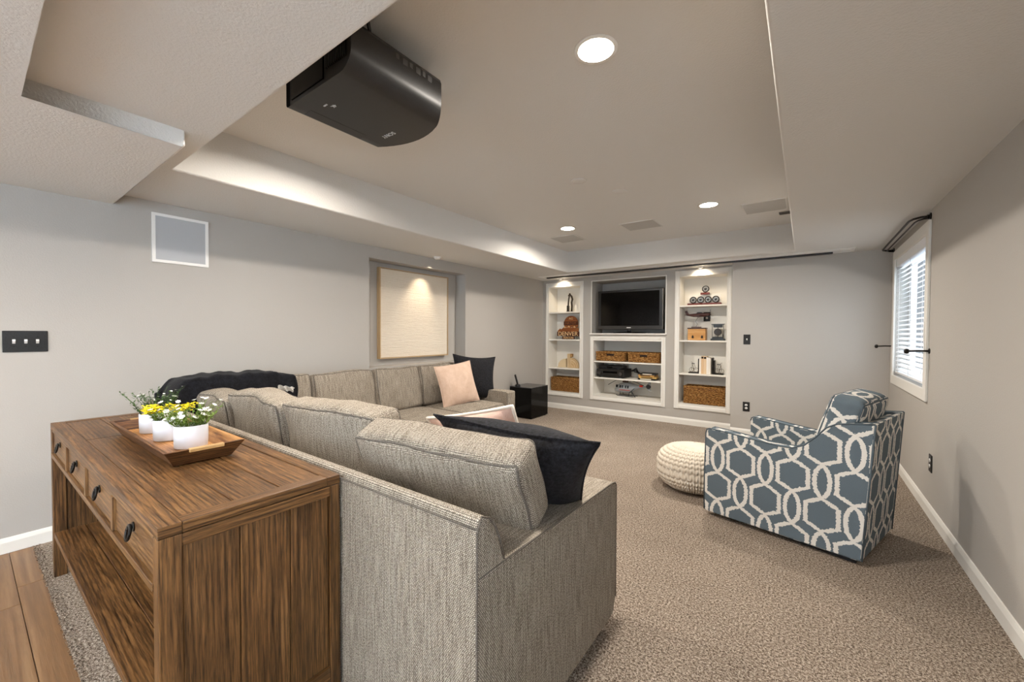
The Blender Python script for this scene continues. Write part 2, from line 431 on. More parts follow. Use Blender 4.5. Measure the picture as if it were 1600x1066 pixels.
for a, b in ((sy0, (sy0 + sy1) / 2 - .03), ((sy0 + sy1) / 2 + .03, sy1)): MB().box(XR + .06, XR + .064, a, b, sz0, sz1).build('pane', M_GLASS, win3)
# white blind
y0, y1, z0, z1 = WIN
bl = thing('window_blind', 'white horizontal slat blind lowered in the bright window', 'blind', (XR + .028, ym, z0))
h = z1 - z0
m = Mt('blind_white', '#f4f5f7', .45); m.b.inputs['Subsurface Weight'].default_value = .0; M_BLIND = m.m
MB().box(-.03, .03, y0 - ym + .01, y1 - ym - .01, h - .085, h - .003).build('valance', M_BLIND, bl, bevel=.004)
hw = (y1 - y0) / 2 - .018
sl = None; n = 24; zt = h - .11; zb = .075
for i in range(n):
    z = zt + (zb - zt) * i / (n - 1)
    if sl is None:
        sl = MB().prism([(-.025, -.0015), (0, .0035), (.025, -.0015), (.025, .0008), (0, .006), (-.025, .0008)], -hw, hw, 'y').build('slat', M_BLIND, bl); sl.location = (0, 0, z); sl.rotation_euler = (0, R(-24), 0)
    else: share(sl, bl, (0, 0, z), (0, R(-24), 0))
MB().box(-.024, .024, -hw, hw, .03, .05).build('bottom_rail', M_BLIND, bl, bevel=.003)
for dy in (-hw * .75, 0, hw * .75): MB().cyl((-.027, dy, .04), (-.027, dy, h - .08), .0012, n=5).build('ladder_cord', M_BLIND, bl)
MB().tube([(-.055, -hw - .07, .55), (-.057, -hw - .075, .4), (-.05, -hw - .09, .3), (-.052, -hw - .06, .28), (-.053, -hw - .055, .5)], .0025, 5).build('pull_cord', M_BLIND, bl)
# curtain rod and hold-backs
cr = thing('curtain_rod', 'dark bronze wraparound curtain rod over the window', 'curtain rod', (XR, 5.05, 2.215))
pth = [(-.005, -.73, .0), (-.05, -.72, .002), (-.085, -.67, .004), (-.1, -.60, .005)] + [(-.1, -.6 + 1.3 * i / 6, .005) for i in range(1, 7)] + [(-.095, .76, .004), (-.06, .80, .002), (-.005, .81, 0)]
MB().tube(pth, .0085, 8).build('rod', M_BRONZE, cr)
MB().tube([(p[0] * .62 - .004, p[1] * .985, p[2] - .012) for p in pth], .006, 8).build('inner_rod', M_BRONZE, cr)
for y in (-.73, .81): MB().cyl((0, y, 0), (-.008, y, 0), .027, n=16).cyl((-.008, y, 0), (-.022, y, 0), .014, n=12).build('wall_bracket', M_BRONZE, cr)
for y, lab in ((4.262, 'dark bronze curtain hold-back on the near side of the window'), (5.86, 'dark bronze curtain hold-back between the window and far corner')):
    t = thing('curtain_holdback', lab, 'hold-back', (XR, y, 1.2), 0, 'curtain hold-backs beside the window')
    MB().cyl((0, 0, 0), (-.006, 0, 0), .02, n=16).build('wall_plate', M_BRONZE, t)
    MB().tube([(-.005, 0, 0), (-.06, 0, 0), (-.115, 0, -.004)], .007, 8).build('stem', M_BRONZE, t)
    MB().lathe([(0, -.02), (.012, -.016), (.017, 0), (.012, .016), (0, .02)], 12, (-.125, 0, -.005)).build('knob', M_BRONZE, t)

# built-in bookcases
def bookcase(name, label, r, yb, shelves, frame, fw_=.062):
    x0, x1, z0, z1 = r; cx = (x0 + x1) / 2
    t = thing(name, label, 'bookcase', (cx, YF, z0)); a, b, H, dp = x0 - cx, x1 - cx, z1 - z0, yb - YF
    MB().box(a, b, dp - .01, dp, 0, H).build('back_panel', M_SHELF, t)
    MB().box(a - .012, a, 0, dp, 0, H).build('side_panel', M_SHELF, t); MB().box(b, b + .012, 0, dp, 0, H).build('side_panel', M_SHELF, t)
    MB().box(a, b, 0, dp, -.012, 0).build('bottom_panel', M_SHELF, t); MB().box(a, b, 0, dp, H, H + .012).build('top_panel', M_SHELF, t)
    fx0, fx1, fz0, fz1 = [q - o for q, o in zip(frame, (cx, cx, z0, z0))]
    def strip(p0, p1, axis, lo, hi, flip):
        # moulded casing strip with a raised outer bead; (p0, p1) across, lo..hi along
        w = p1 - p0; pr = [(0, 0), (0, -.016), (.3, -.012), (.42, -.018), (.85, -.021), (1, -.016), (1, 0)]
        if axis == 'z': poly = [((p0 + w * u) if not flip else (p1 - w * u), d) for u, d in pr]; return MB().prism(poly, lo, hi, 'z')
        poly = [(d, (p0 + w * u) if not flip else (p1 - w * u)) for u, d in pr]; return MB().prism(poly, lo, hi, 'x')
    strip(fx0, a, 'z', fz0, fz1, True).build('face_frame', M_TRIM, t); strip(b, fx1, 'z', fz0, fz1, False).build('face_frame', M_TRIM, t)
    strip(fz0, 0, 'x', a, b, True).build('face_frame', M_TRIM, t); strip(H, fz1, 'x', a, b, False).build('face_frame', M_TRIM, t)
    for zt_ in shelves: MB().box(a + .001, b - .001, .006, dp - .011, zt_ - .022 - z0, zt_ - z0).build('shelf', M_SHELF, t, bevel=.002, seg=1)
    return t
YB = 6.52
bookcase('builtin_bookcase', 'tall white built-in bookcase with a wooden sign, nearest the artwork wall', CABL, YB, (1.695, 1.215, .715), (-3.755, -3.027, .225, 2.205))
bookcase('builtin_bookcase', 'tall white built-in bookcase with a model airplane and bookends', CABR, YB, (1.735, 1.228, .746), (-1.55, -.808, .23, 2.235))
bookcase('media_cabinet', 'low white built-in media cabinet under the television', CABM, 6.66, (.868, .598), (-2.892, -1.675, .225, 1.27))
MB().box(-2.90, -1.665, YF - .03, YF + .42, 1.303, 1.325).build('trim_1', M_TRIM, bevel=.004); struct(D.objects['trim_1'])
t2 = MB().box(-2.885, -2.87, YF - .008, YF, 1.325, 2.195).box(-1.685, -1.67, YF - .008, YF, 1.325, 2.195).box(-2.87, -1.685, YF - .008, YF, 2.18, 2.195)
struct(t2.build('trim_2', M_TRIM))
# ------------------------------------------------------------------ ceiling fixtures
M_LAMP = emit('lamp_glow', '#fff3e2', 14.0)
def can_light(label, x, y, z, power, r=.082, group='recessed ceiling downlights'):
    t = thing('recessed_downlight', label, 'ceiling light', (x, y, z), 0, group)
    MB().lathe([(r - .004, -.004), (r + .012, -.004), (r + .014, 0), (r - .004, 0)], 32, cap=False).build('trim_ring', M_WHITEP, t)
    MB().lathe([(r - .003, -.0025), (0, -.0025)], 32, cap=False).build('lens', M_LAMP, t, recalc=False)
    l = area_light('downlight_lamp', (x, y, z - .012), r * 1.9, power, WARM, (0, 0, -1), spread=165)
    return t
can_light('large bright recessed downlight nearest the projector', -.771, 1.686, ZT, 19)
can_light('bright recessed downlight hidden above the projector', -2.26, 1.44, ZT, 19)
can_light('recessed downlight in the tray ceiling nearest the left soffit', -2.324, 4.328, ZT, 19)
can_light('recessed downlight between the flat speaker panels', -.779, 4.325, ZT, 19)
for i, (x, y) in enumerate(((-3.0, -.9), (-1.0, -.9), (-3.0, -2.5), (-1.0, -2.5))):  # fill lights added out of view, built as downlights
    can_light('added unseen fill downlight in the low ceiling behind the viewer, ' + ('left, near', 'right, near', 'left, rear', 'right, rear')[i], x, y, ZB, 13, .07, 'added low ceiling fill downlights')
def eyeball(label, x, y, z, target, power, blend=.7, ang=75, r=.05):
    t = thing('eyeball_light', label, 'spotlight', (x, y, z), 0, 'eyeball accent lights')
    MB().lathe([(r, 0), (r, -.006), (r * .82, -.010), (r * .8, 0)], 24, cap=False).build('trim_ring', M_WHITEP, t)
    MB().lathe([(r * .8, -.004), (r * .74, -.018), (r * .5, -.028), (r * .42, -.028), (r * .3, -.022), (0, -.022)], 24).build('eyeball', M_WHITEP, t)
    d = Vector(target) - Vector((x, y, z - .05))
    l = D.lights.new('accent_lamp', 'SPOT'); l.energy = power; l.color = (1, .84, .64); l.spot_size = R(ang); l.spot_blend = blend; l.shadow_soft_size = .02
    o = link('accent_lamp', l); o.location = Vector((x, y, z - .04)); o.rotation_euler = d.to_track_quat('-Z', 'Y').to_euler()
eyeball('small white eyeball light over the artwork niche', -3.715, 3.52, ZS, (-4.0, 3.42, 1.55), 11, .9, 62)
eyeball('small white eyeball light above the bookcase with the wooden sign', -3.40, 6.08, ZS, (-3.4, 6.7, 1.5), 5, 1.0, 130)
eyeball('small white eyeball light above the bookcase with the airplane', -1.19, 6.08, ZS, (-1.18, 6.7, 1.5), 5, 1.0, 130)
M_GRILLE = paint('grille_paint', '#b9b6b1', 900, .5, .001, .7)
def grille(name, label, x0, x1, y0, y1, z, group=None):
    t = thing(name, label, 'speaker', ((x0 + x1) / 2, (y0 + y1) / 2, z), 0, group); a, b = (x1 - x0) / 2, (y1 - y0) / 2
    MB().box(-a, a, -b, b, -.004, -.001).build('grille', M_GRILLE, t)
    f = MB()
    for q in ((-a - .008, -a + .004, -b - .008, b + .008), (a - .004, a + .008, -b - .008, b + .008), (-a + .004, a - .004, -b - .008, -b + .004), (-a + .004, a - .004, b - .004, b + .008)): f.box(*q, -.006, 0)
    f.build('frame', M_CEIL, t)
grille('ceiling_speaker', 'square flush ceiling speaker panel left of the far downlight', -1.745, -1.37, 4.51, 4.86, ZT, 'flush ceiling speakers')
grille('ceiling_speaker', 'square flush ceiling speaker panel beside the right soffit edge', -.515, -.162, 4.51, 4.9, ZT, 'flush ceiling speakers')
grille('ceiling_speaker', 'faint square flush speaker panel in the far left tray corner', -2.75, -2.40, 4.62, 4.97, ZT, 'flush ceiling speakers')
for x, y, lab in ((-1.534, 3.04, 'flat round ceiling cover plate nearer the projector'), (-1.348, 3.467, 'flat round ceiling cover plate nearer the built-in shelves')):
    tag(MB().lathe([(0, -.004), (.062, -.004), (.066, 0)], 28, (0, 0, 0)).build('cover_plate', M_CEIL, loc=(x, y, ZT)), lab, 'cover plate', 'round ceiling cover plates')
t = thing('ceiling_vent', 'small grey slotted vent in the tray corner', 'vent', (-.175, 5.05, ZT))
MB().box(-.062, .062, -.045, .045, -.006, 0).build('frame', flat('vent_grey', '#6d6860', .6), t, bevel=.002)
for i in range(5): MB().box(-.055, .055, -.034 + .017 * i - .004, -.034 + .017 * i + .004, -.011, -.006).build('louver', flat('vent_louver', '#4f4a44', .6) if i == 0 else D.materials['vent_louver'], t)
# projection screen housing recessed in the far soffit
t = thing('projection_screen', 'retracted projection screen in its ceiling slot before the shelves', 'projection screen', (-1.6, 5.83, ZS))
f = MB()
for q in ((-2.02, 2.03, -.13, -.105), (-2.02, 2.03, .08, .10), (-2.02, -1.99, -.105, .08), (2.0, 2.03, -.105, .08)): f.box(*q, -.006, 0)
f.build('housing_frame', M_WHITEP, t)
MB().box(-1.99, 2.0, -.105, .02, -.003, 0).build('housing_cover', M_WHITEP, t)
MB().box(-1.94, 1.845, .025, .075, -.022, 0).build('weight_bar', M_BLACK, t, bevel=.003)

# projector
pj = thing('projector', 'large black ceiling-mounted home theater projector', 'projector', (-1.605, .86, 2.30))
m = Mt('projector_black', None, .42, spec=.5); v = m.mapped('Object'); m.color(m.ramp(m.noise(v, 500, 2), [(.3, '#1d1c1c'), (.7, '#2a2928')])); m.bump(m.noise(v, 700, 2), .12, .001); M_PROJ = m.m
hw_, H = .247, .185
prof = [(-hw_, .012), (-hw_ + .004, .004), (-hw_ + .013, 0)] + [(-hw_ + .013 + (2 * hw_ - .095) * i / 10, 0) for i in range(1, 10)]
for i in range(9):
    a = -math.pi / 2 + math.pi / 2 * i / 8; prof.append((hw_ - .075 + .075 * math.cos(a), .07 + .07 * math.sin(a)))
prof += [(hw_, H - .03), (hw_ - .02, H)] + [(hw_ - .02 - (2 * hw_ - .03) * i / 8, H) for i in range(1, 8)] + [(-hw_ + .01, H), (-hw_, H - .01)]
def front(x): return .452 + .078 * (1 - (x / hw_) ** 2)
b = MB(); n = len(prof); secs = [0, .5, .85, 1.0]
vs = [(x, s_ * front(x), z) for s_ in secs for x, z in prof]
b.add(vs, [(k * n + i, k * n + (i + 1) % n, (k + 1) * n + (i + 1) % n, (k + 1) * n + i) for k in range(3) for i in range(n)], True)
b.add([(x, front(x), z) for x, z in prof] + [(0, front(0), H / 2)], [(i, (i + 1) % n, n) for i in range(n)])
b.add([(x * .97, .012, .006 + z * .94) for x, z in prof] + [(0, .012, H / 2)], [(i, (i + 1) % n, n) for i in range(n)])
b.build('body', M_PROJ, pj)
rp = MB()
for i in range(12): rp.box(.06 + i * .012, .066 + i * .012, .004, .014, .06, H - .015)
rp.build('rear_vent', M_BLACK, pj)
MB().box(-hw_ + .03, .04, .006, .013, .03, H - .03).build('rear_panel', M_BLACKGLOSS, pj)
MB().box(-hw_ + .018, -hw_ + .075, .07, .35, -.0012, .001).build('lamp_cover', M_PROJ, pj, bevel=.001, seg=1)
pk = MB()
for i, y in enumerate((.20, .235, .27, .305, .34, .37)): pk.box(hw_ - .004, hw_ + .001, y, y + (.024 if i % 2 else .016), H - .05 - (i % 2) * .006, H - .03)
pk.build('connector_ports', flat('port_grey', '#454341', .4), pj)
LOGO, BADGE = (-0.080, 0.409), (-0.071, 0.098)
M_LOGO = flat('logo_white', '#cfcfcf', .5)
text_mesh('SONY', .034, .0004, M_LOGO, 'logo', pj, Matrix.Translation((LOGO[0], LOGO[1], -.0008)) @ Matrix.Rotation(R(180), 4, 'X') @ Matrix.Rotation(R(180), 4, 'Z'))
text_mesh('4K', .024, .0004, M_LOGO, 'badge', pj, Matrix.Translation((BADGE[0] + .012, BADGE[1] + .012, -.0008)) @ Matrix.Rotation(R(180), 4, 'X') @ Matrix.Rotation(R(180), 4, 'Z'))
text_mesh('SXRD', .011, .0004, M_LOGO, 'badge', pj, Matrix.Translation((BADGE[0] - .012, BADGE[1] - .012, -.0008)) @ Matrix.Rotation(R(180), 4, 'X') @ Matrix.Rotation(R(180), 4, 'Z'))
mo = MB().box(-.13, .13, .05, .40, H + .012, H + .024).box(-.10, .10, .1, .32, .268, .281).cyl((0, .22, H + .02), (0, .22, .27), .03, n=16)
for x in (-.12, .12):
    for y in (.08, .36): mo.cyl((x, y, H - .005), (x, y, H + .03), .012, n=8)
mo.build('ceiling_mount', M_BLACK, pj)
MB().tube([(hw_ - .03, .10, H), (hw_ - .02, .08, H + .04), (hw_ - .05, .06, H + .07), (hw_ - .04, .10, H + .05), (hw_ - .07, .13, H + .03)], .006, 6).build('cable', M_BLACK, pj)

# ------------------------------------------------------------------ things on the walls
t = thing('wall_speaker', 'flush square in-wall speaker with grey cloth grille', 'speaker', (XL, 1.003, 2.005))
MB().box(0, .006, -.15, .15, -.158, .158).build('grille', flat('speaker_cloth', '#b4b5b7', .9), t)
f = MB()
for q in ((-.17, -.15, -.178, .178), (.15, .17, -.178, .178), (-.15, .15, -.178, -.158), (-.15, .15, .158, .178)): f.box(0, .010, *q)
f.build('frame', M_WHITEP, t)
M_IRON = paint('cast_iron_black', '#232323', 90, .5, .003, .5)
def plate(label, cat, loc, rotz, w, hgt, kind, n=1):
    # local: plate in the x-z plane, facing -y
    t = thing({'s': 'light_switch', 'o': 'power_outlet'}[kind], label, cat, loc, rotz)
    MB().box(-w / 2, w / 2, -.007, 0, -hgt / 2, hgt / 2).build('cover_plate', M_IRON, t, bevel=.003)
    for i in range(n):
        x = (i - (n - 1) / 2) * .046
        if kind == 's':
            MB().prism([(-.007, .013), (-.02, .010), (-.022, .002), (-.007, -.013)], x - .006, x + .006, 'x').build('toggle', M_WHITEP, t)
            for z in (-.03, .03): MB().cyl((x, -.0065, z), (x, -.0085, z), .0035, n=8).build('screw', M_BRONZE, t)
        else:
            for z in (-.02, .02):
                r = MB().lathe([(0, 0), (.0165, 0), (.0165, .003), (0, .003)], 16); r.v = [(x + p[0], -.0065 - p[2], z + p[1] * .85) for p in r.v]
                s_ = r.build('socket', M_WHITEP, t)
                MB().box(x - .007, x - .005, -.0102, -.009, z - .004, z + .005).box(x + .005, x + .007, -.0102, -.009, z - .004, z + .005).build('slot', M_BLACK, s_)
    return t
plate('black triple toggle light switch plate on the left wall', 'light switch', (XL, .243, 1.257), R(90), .178, .128, 's', 3)
plate('small black single light switch plate beside the airplane bookcase', 'light switch', (-.604, YR, 1.252), 0, .078, .128, 's')
plate('black wall outlet on the far wall below the single switch', 'outlet', (-.60, YR, .381), 0, .078, .122, 'o')
plate('black wall outlet on the right wall behind the patterned armchair', 'outlet', (XR, 4.142, .388), R(-90), .078, .125, 'o')
# artwork in the niche
t = thing('framed_artwork', 'large cream textured artwork in a thin blond wood frame', 'artwork', (XL - .19, 3.405, 1.545))
m = Mt('cream_plaster_canvas', '#e6dac8', .85, spec=.2); v = m.mapped('Object', (1, 2.5, 60)); nz = m.noise(v, 1.6, 4, .6, 1.0); m.bump(nz, .8, .012); M_CANVAS = m.m
aw, ah = .548, .53
MB().box(.02, .052, -aw + .014, aw - .014, -ah + .014, ah - .014).build('canvas', M_CANVAS, t)
M_BLOND = wood('blond_frame_wood', '#a98c63', '#bfa27a', '#cdb48e', .5, 1, .9)
for q in ((-aw, -aw + .012, -ah, ah), (aw - .012, aw, -ah, ah)): MB().box(.005, .062, *q).build('frame_rail', M_BLOND, t, grain='z')
for q in ((-aw + .012, aw - .012, -ah, -ah + .012), (-aw + .012, aw - .012, ah - .012, ah)): MB().box(.005, .062, *q).build('frame_rail', M_BLOND, t, grain='y')
# ------------------------------------------------------------------ console table
M_OAK = wood('dark_oak', '#452c16', '#6d4c2a', '#8a643c', .42, 1.0, .42)
M_OAKD = wood('dark_oak_front', '#5b3d20', '#7d5932', '#967045', .42, 1.0, .5)
CX0, CX1, CY0, CY1, CZ = -3.27, -1.30, .287, .775, .827
ct = thing('console_table', 'long dark oak console table with four drawers behind the sofa', 'console table', ((CX0 + CX1) / 2, (CY0 + CY1) / 2, 0))
a, d = (CX1 - CX0) / 2, (CY1 - CY0) / 2
def part(mb, name, mat=None, parent=ct, grain='x', bev=.0025): return mb.build(name, mat or M_OAK, parent, bevel=bev, seg=2, grain=grain)
# top: border frame + boards
fb = .05
part(MB().box(-a, a, -d, -d + fb, CZ - .03, CZ), 'top_border'); part(MB().box(-a, a, d - .045, d, CZ - .03, CZ), 'top_border')
part(MB().box(-a, -a + fb, -d + fb + .0005, d - .0455, CZ - .03, CZ), 'top_border', grain='y'); part(MB().box(a - fb, a, -d + fb + .0005, d - .0455, CZ - .03, CZ), 'top_border', grain='y')
bw = (2 * d - fb - .045) / 3
for i in range(3):
    y = -d + fb + i * bw; cuts = [-a + fb, (-.35, .28, -.1)[i], a - fb]
    for x0, x1 in zip(cuts, cuts[1:]): part(MB().box(x0 + .0015, x1 - .0015, y + .0015, y + bw - .0015, CZ - .03, CZ - .002), 'top_board')
part(MB().box(-a + .01, a - .01, -d + .01, d - .01, CZ - .036, CZ - .031), 'top_underlay', bev=0)
# side panels: stiles, rails, three boards
for sx in (-1, 1):
    X0, X1 = (a - .045, a) if sx > 0 else (-a, -a + .045)
    part(MB().box(X0, X1, -d, -d + .05, .0, CZ - .031), 'leg', grain='z'); part(MB().box(X0, X1, d - .035, d, .0, CZ - .031), 'leg', grain='z')
    part(MB().box(X0 + .001, X1 - .001, -d + .0505, d - .0355, CZ - .066, CZ - .0315), 'side_rail', grain='y')
    part(MB().box(X0 + .001, X1 - .001, -d + .0505, d - .0355, .12, .17), 'side_rail', grain='y')
    ws = [-d + .0505, -d + .185, -d + .325, d - .0355]
    for y0, y1 in zip(ws, ws[1:]): part(MB().box(X0 + .01, X1 - .01, y0 + .001, y1 - .001, .17, CZ - .0665), 'side_board', grain='z')
# apron, drawers
zt_, zb_ = CZ - .031, .672
part(MB().box(-a + .045, a - .045, -d + .002, -d + .02, zt_ - .012, zt_), 'front_rail', M_OAKD)
part(MB().box(-a + .045, a - .045, -d - .003, -d + .03, zb_ - .022, zb_), 'front_rail', M_OAKD)
part(MB().box(-a + .045, a - .045, d - .02, d - .002, .2, zt_), 'back_panel')
part(MB().box(-a + .045, a - .045, -d + .03, d - .02, zb_ - .012, zb_ - .001), 'drawer_floor')
dv = [-a + .045, -a + .488, -a + .93, -a + 1.42, a - .045]
dv = [-a + .045 + (2 * a - .09) * i / 4 for i in range(5)]
for x in dv[1:4]: part(MB().box(x - .014, x + .014, -d - .001, -d + .025, zb_, zt_ - .012), 'divider', M_OAKD, grain='z')
ring = [(.017 * math.sin(t), -.006 - .004 * math.cos(t), -.02 - .021 * math.cos(t)) for t in [2 * math.pi * i / 18 for i in range(18)]]
for i in range(4):
    x0 = dv[i] + (.016 if i else .003); x1 = dv[i + 1] - (.016 if i < 3 else .003); xm = (x0 + x1) / 2
    dr = part(MB().box(x0, x1, -d + .008, -d + .026, zb_ + .003, zt_ - .015), 'drawer', M_OAKD)
    zm = (zb_ + zt_) / 2 + .018; yy = -d + .008
    MB().cyl((xm, yy, zm), (xm, yy - .004, zm), .014, n=14).cyl((xm, yy - .003, zm), (xm, yy - .016, zm), .006, .005, n=10).tube([(xm + p[0], yy - .007 + p[1], zm + p[2] + .006) for p in ring], .0042, 6, True).build('ring_pull', M_BRONZE, dr)
# lower shelf boards
ys = [-d + .002, -d + .12, -d + .30, d - .025]
for y0, y1 in zip(ys, ys[1:]): part(MB().box(-a + .04 if y0 > -d + .1 else -a + .002, a - .04 if y0 > -d + .1 else a - .046, y0 + .001, y1 - .001, .215, .243), 'shelf_board')

# ------------------------------------------------------------------ wooden tray with three pots
M_ACACIA = wood('acacia_wood', '#7a4a22', '#b07a41', '#cf9d62', .35, 1.3, .75)
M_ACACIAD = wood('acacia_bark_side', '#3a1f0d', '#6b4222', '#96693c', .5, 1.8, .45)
TX, TY, TZ = -2.25, .548, CZ
ty = thing('serving_tray', 'rectangular acacia wood tray with flared sides on the console table', 'tray', (TX, TY, TZ), R(0))
ba, bb_, ta, tb, th = .395, .092, .435, .128, .062
part(MB().box(-ba, ba, -bb_, bb_, .002, .016), 'tray_base', M_ACACIA, ty)
def flare(p, q, pi, qi):  # outer bottom edge p->q, outer top, thickness inward
    return None
for sy in (-1, 1):
    vs = [(-ba, sy * bb_, 0), (ba, sy * bb_, 0), (ta, sy * tb, th), (-ta, sy * tb, th), (-ba + .012, sy * (bb_ - .012), .004), (ba - .012, sy * (bb_ - .012), .004), (ta - .014, sy * (tb - .014), th), (-ta + .014, sy * (tb - .014), th)]
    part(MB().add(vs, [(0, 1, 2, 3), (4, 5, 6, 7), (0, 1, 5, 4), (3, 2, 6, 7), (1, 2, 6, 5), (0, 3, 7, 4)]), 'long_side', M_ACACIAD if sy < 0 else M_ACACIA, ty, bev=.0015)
for sx in (-1, 1):
    vs = [(sx * ba, -bb_, 0), (sx * ba, bb_, 0), (sx * ta, tb, th), (sx * ta, -tb, th), (sx * (ba - .012), -bb_ + .012, .004), (sx * (ba - .012), bb_ - .012, .004), (sx * (ta - .014), tb - .014, th), (sx * (ta - .014), -tb + .014, th)]
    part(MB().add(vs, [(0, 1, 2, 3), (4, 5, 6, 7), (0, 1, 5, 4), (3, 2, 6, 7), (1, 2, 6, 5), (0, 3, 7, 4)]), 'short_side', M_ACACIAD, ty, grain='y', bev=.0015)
    vs = [(sx * (ta - .016), -.055, th - .008), (sx * (ta + .003), -.055, th - .012), (sx * (ta + .003), .055, th - .012), (sx * (ta - .016), .055, th - .008), (sx * (ta - .016), -.055, th + .002), (sx * (ta + .004), -.055, th + .002), (sx * (ta + .004), .055, th + .002), (sx * (ta - .016), .055, th + .002)]
    part(MB().add(vs, [(0, 3, 2, 1), (4, 5, 6, 7), (0, 1, 5, 4), (1, 2, 6, 5), (2, 3, 7, 6), (3, 0, 4, 7)]), 'handle', wood('pale_handle_wood', '#9a7446', '#b8925f', '#c9a878', .4, 1.5, .85) if sx < 0 else D.materials['pale_handle_wood'], ty, grain='y', bev=.002)
def leaf(mb, p, d, l, w):
    d = Vector(d).normalized(); s_ = d.cross(Vector((0, 0, 1)));
    s_ = s_.normalized() if s_.length > .01 else Vector((1, 0, 0)); u = s_.cross(d); p = Vector(p)
    mb.add([p, p + d * l * .5 + s_ * w + u * l * .06, p + d * l, p + d * l * .5 - s_ * w + u * l * .06], [(0, 1, 2, 3)], True)
def petals(mb, p, nrm, r, n=5):
    nrm = Vector(nrm).normalized(); a_ = nrm.orthogonal().normalized(); b_ = nrm.cross(a_); p = Vector(p)
    for i in range(n):
        t = 2 * math.pi * i / n; e = a_ * math.cos(t) + b_ * math.sin(t); s_ = a_ * -math.sin(t) + b_ * math.cos(t)
        mb.add([p, p + e * r * .6 + s_ * r * .42 + nrm * r * .25, p + e * r + nrm * r * .35, p + e * r * .6 - s_ * r * .42 + nrm * r * .25], [(0, 1, 2, 3)], True)
M_LEAFD = plush('dark_leaf', '#2c4420', '#55703a', 60, .6, 0); M_LEAFL = plush('fresh_leaf', '#56702c', '#8aa04c', 60, .6, 0)
M_PETW = flat('white_petal', '#f4f2ec', .6); M_PETY = plush('yellow_petal', '#e3cc00', '#fff040', 90, .6, 0)
def pot(label, x, y, kind, sc=1.0, rz=0.0):
    t = thing('flower_pot', label, 'potted plant', (x, y, TZ + .0162), rz, 'white pots on the tray')
    rx, ry, hh = .058 * sc, .046 * sc, .094 * sc
    prof = [(0, .001), (.93, .001), (.97, .006), (1, hh * .5), (1.0, hh - .002), (.985, hh), (.95, hh - .001), (.93, hh - .02), (0, hh - .02)]
    MB().lathe([(r, z) for r, z in prof], 40, sx=rx, sy=ry).build('pot', M_CERAMIC, t)
    MB().lathe([(.93, hh - .022), (.6, hh - .012), (0, hh - .01)], 24, sx=rx, sy=ry, cap=False).build('soil', flat('dark_soil_' + kind, '#2b2118', .9), t, recalc=False)
    rnd = random.Random(kind); st, lv, fl_ = MB(), MB(), MB()
    N = {'green': 44, 'yellow': 46, 'white': 60}[kind]
    for i in range(N):
        a_ = rnd.uniform(0, 6.283); q = rnd.random() ** .5
        p = Vector((rx * .8 * q * math.cos(a_), ry * .8 * q * math.sin(a_), hh - .015))
        lean = {'green': .5, 'yellow': .42, 'white': .66}[kind] * q
        L = {'green': rnd.uniform(.06, .145), 'yellow': rnd.uniform(.05, .075), 'white': rnd.uniform(.045, .125)}[kind] * sc
        dr = Vector((math.cos(a_) * lean, math.sin(a_) * lean, 1)).normalized()
        mid = p + dr * L * .55; tip = p + dr * L + Vector((math.cos(a_), math.sin(a_), 0)) * L * (.12 if kind == 'green' else .2)
        st.tube([p, mid, tip], .0009, 4)
        for k in range({'green': 11, 'yellow': 5, 'white': 8}[kind]):
            u = rnd.uniform(.1, 1 if kind == 'green' else .8); pp = p.lerp(tip, u); b_ = rnd.uniform(0, 6.283)
            leaf(lv, pp, (math.cos(b_), math.sin(b_), rnd.uniform(.2, 1)), rnd.uniform(.012, .024), {'green': .0032, 'yellow': .004, 'white': .0036}[kind])
        if kind == 'white' and i % 2 == 0: petals(fl_, tip, dr + Vector((rnd.uniform(-.5, .5), rnd.uniform(-.7, .3), 0)), rnd.uniform(.009, .0125), 6)
        if kind == 'green' and i % 2 == 0: petals(fl_, tip, dr, .0055, 5)
        if kind == 'yellow':
            for k in range(7): petals(fl_, tip + Vector((rnd.uniform(-.016, .016), rnd.uniform(-.016, .016), rnd.uniform(-.008, .01))), (rnd.uniform(-.6, .6), rnd.uniform(-.6, .6), 1), .0065, 5)
    g = M_LEAFD if kind == 'green' else M_LEAFL
    stuff(st.build('stems', g, t, recalc=False)); stuff(lv.build('foliage', g, t, recalc=False)); stuff(fl_.build('blossoms', M_PETY if kind == 'yellow' else M_PETW, t, recalc=False))
pot('white oval pot of white daisies, frontmost on the wooden tray', -2.045, .562, 'white', 1.0, R(62))
pot('white oval pot of yellow blossoms in the middle of the tray', -2.265, .545, 'yellow', .98, R(62))
pot('white oval pot of dark green sprigs at the far end of the tray', -2.49, .545, 'green', .98, R(62))
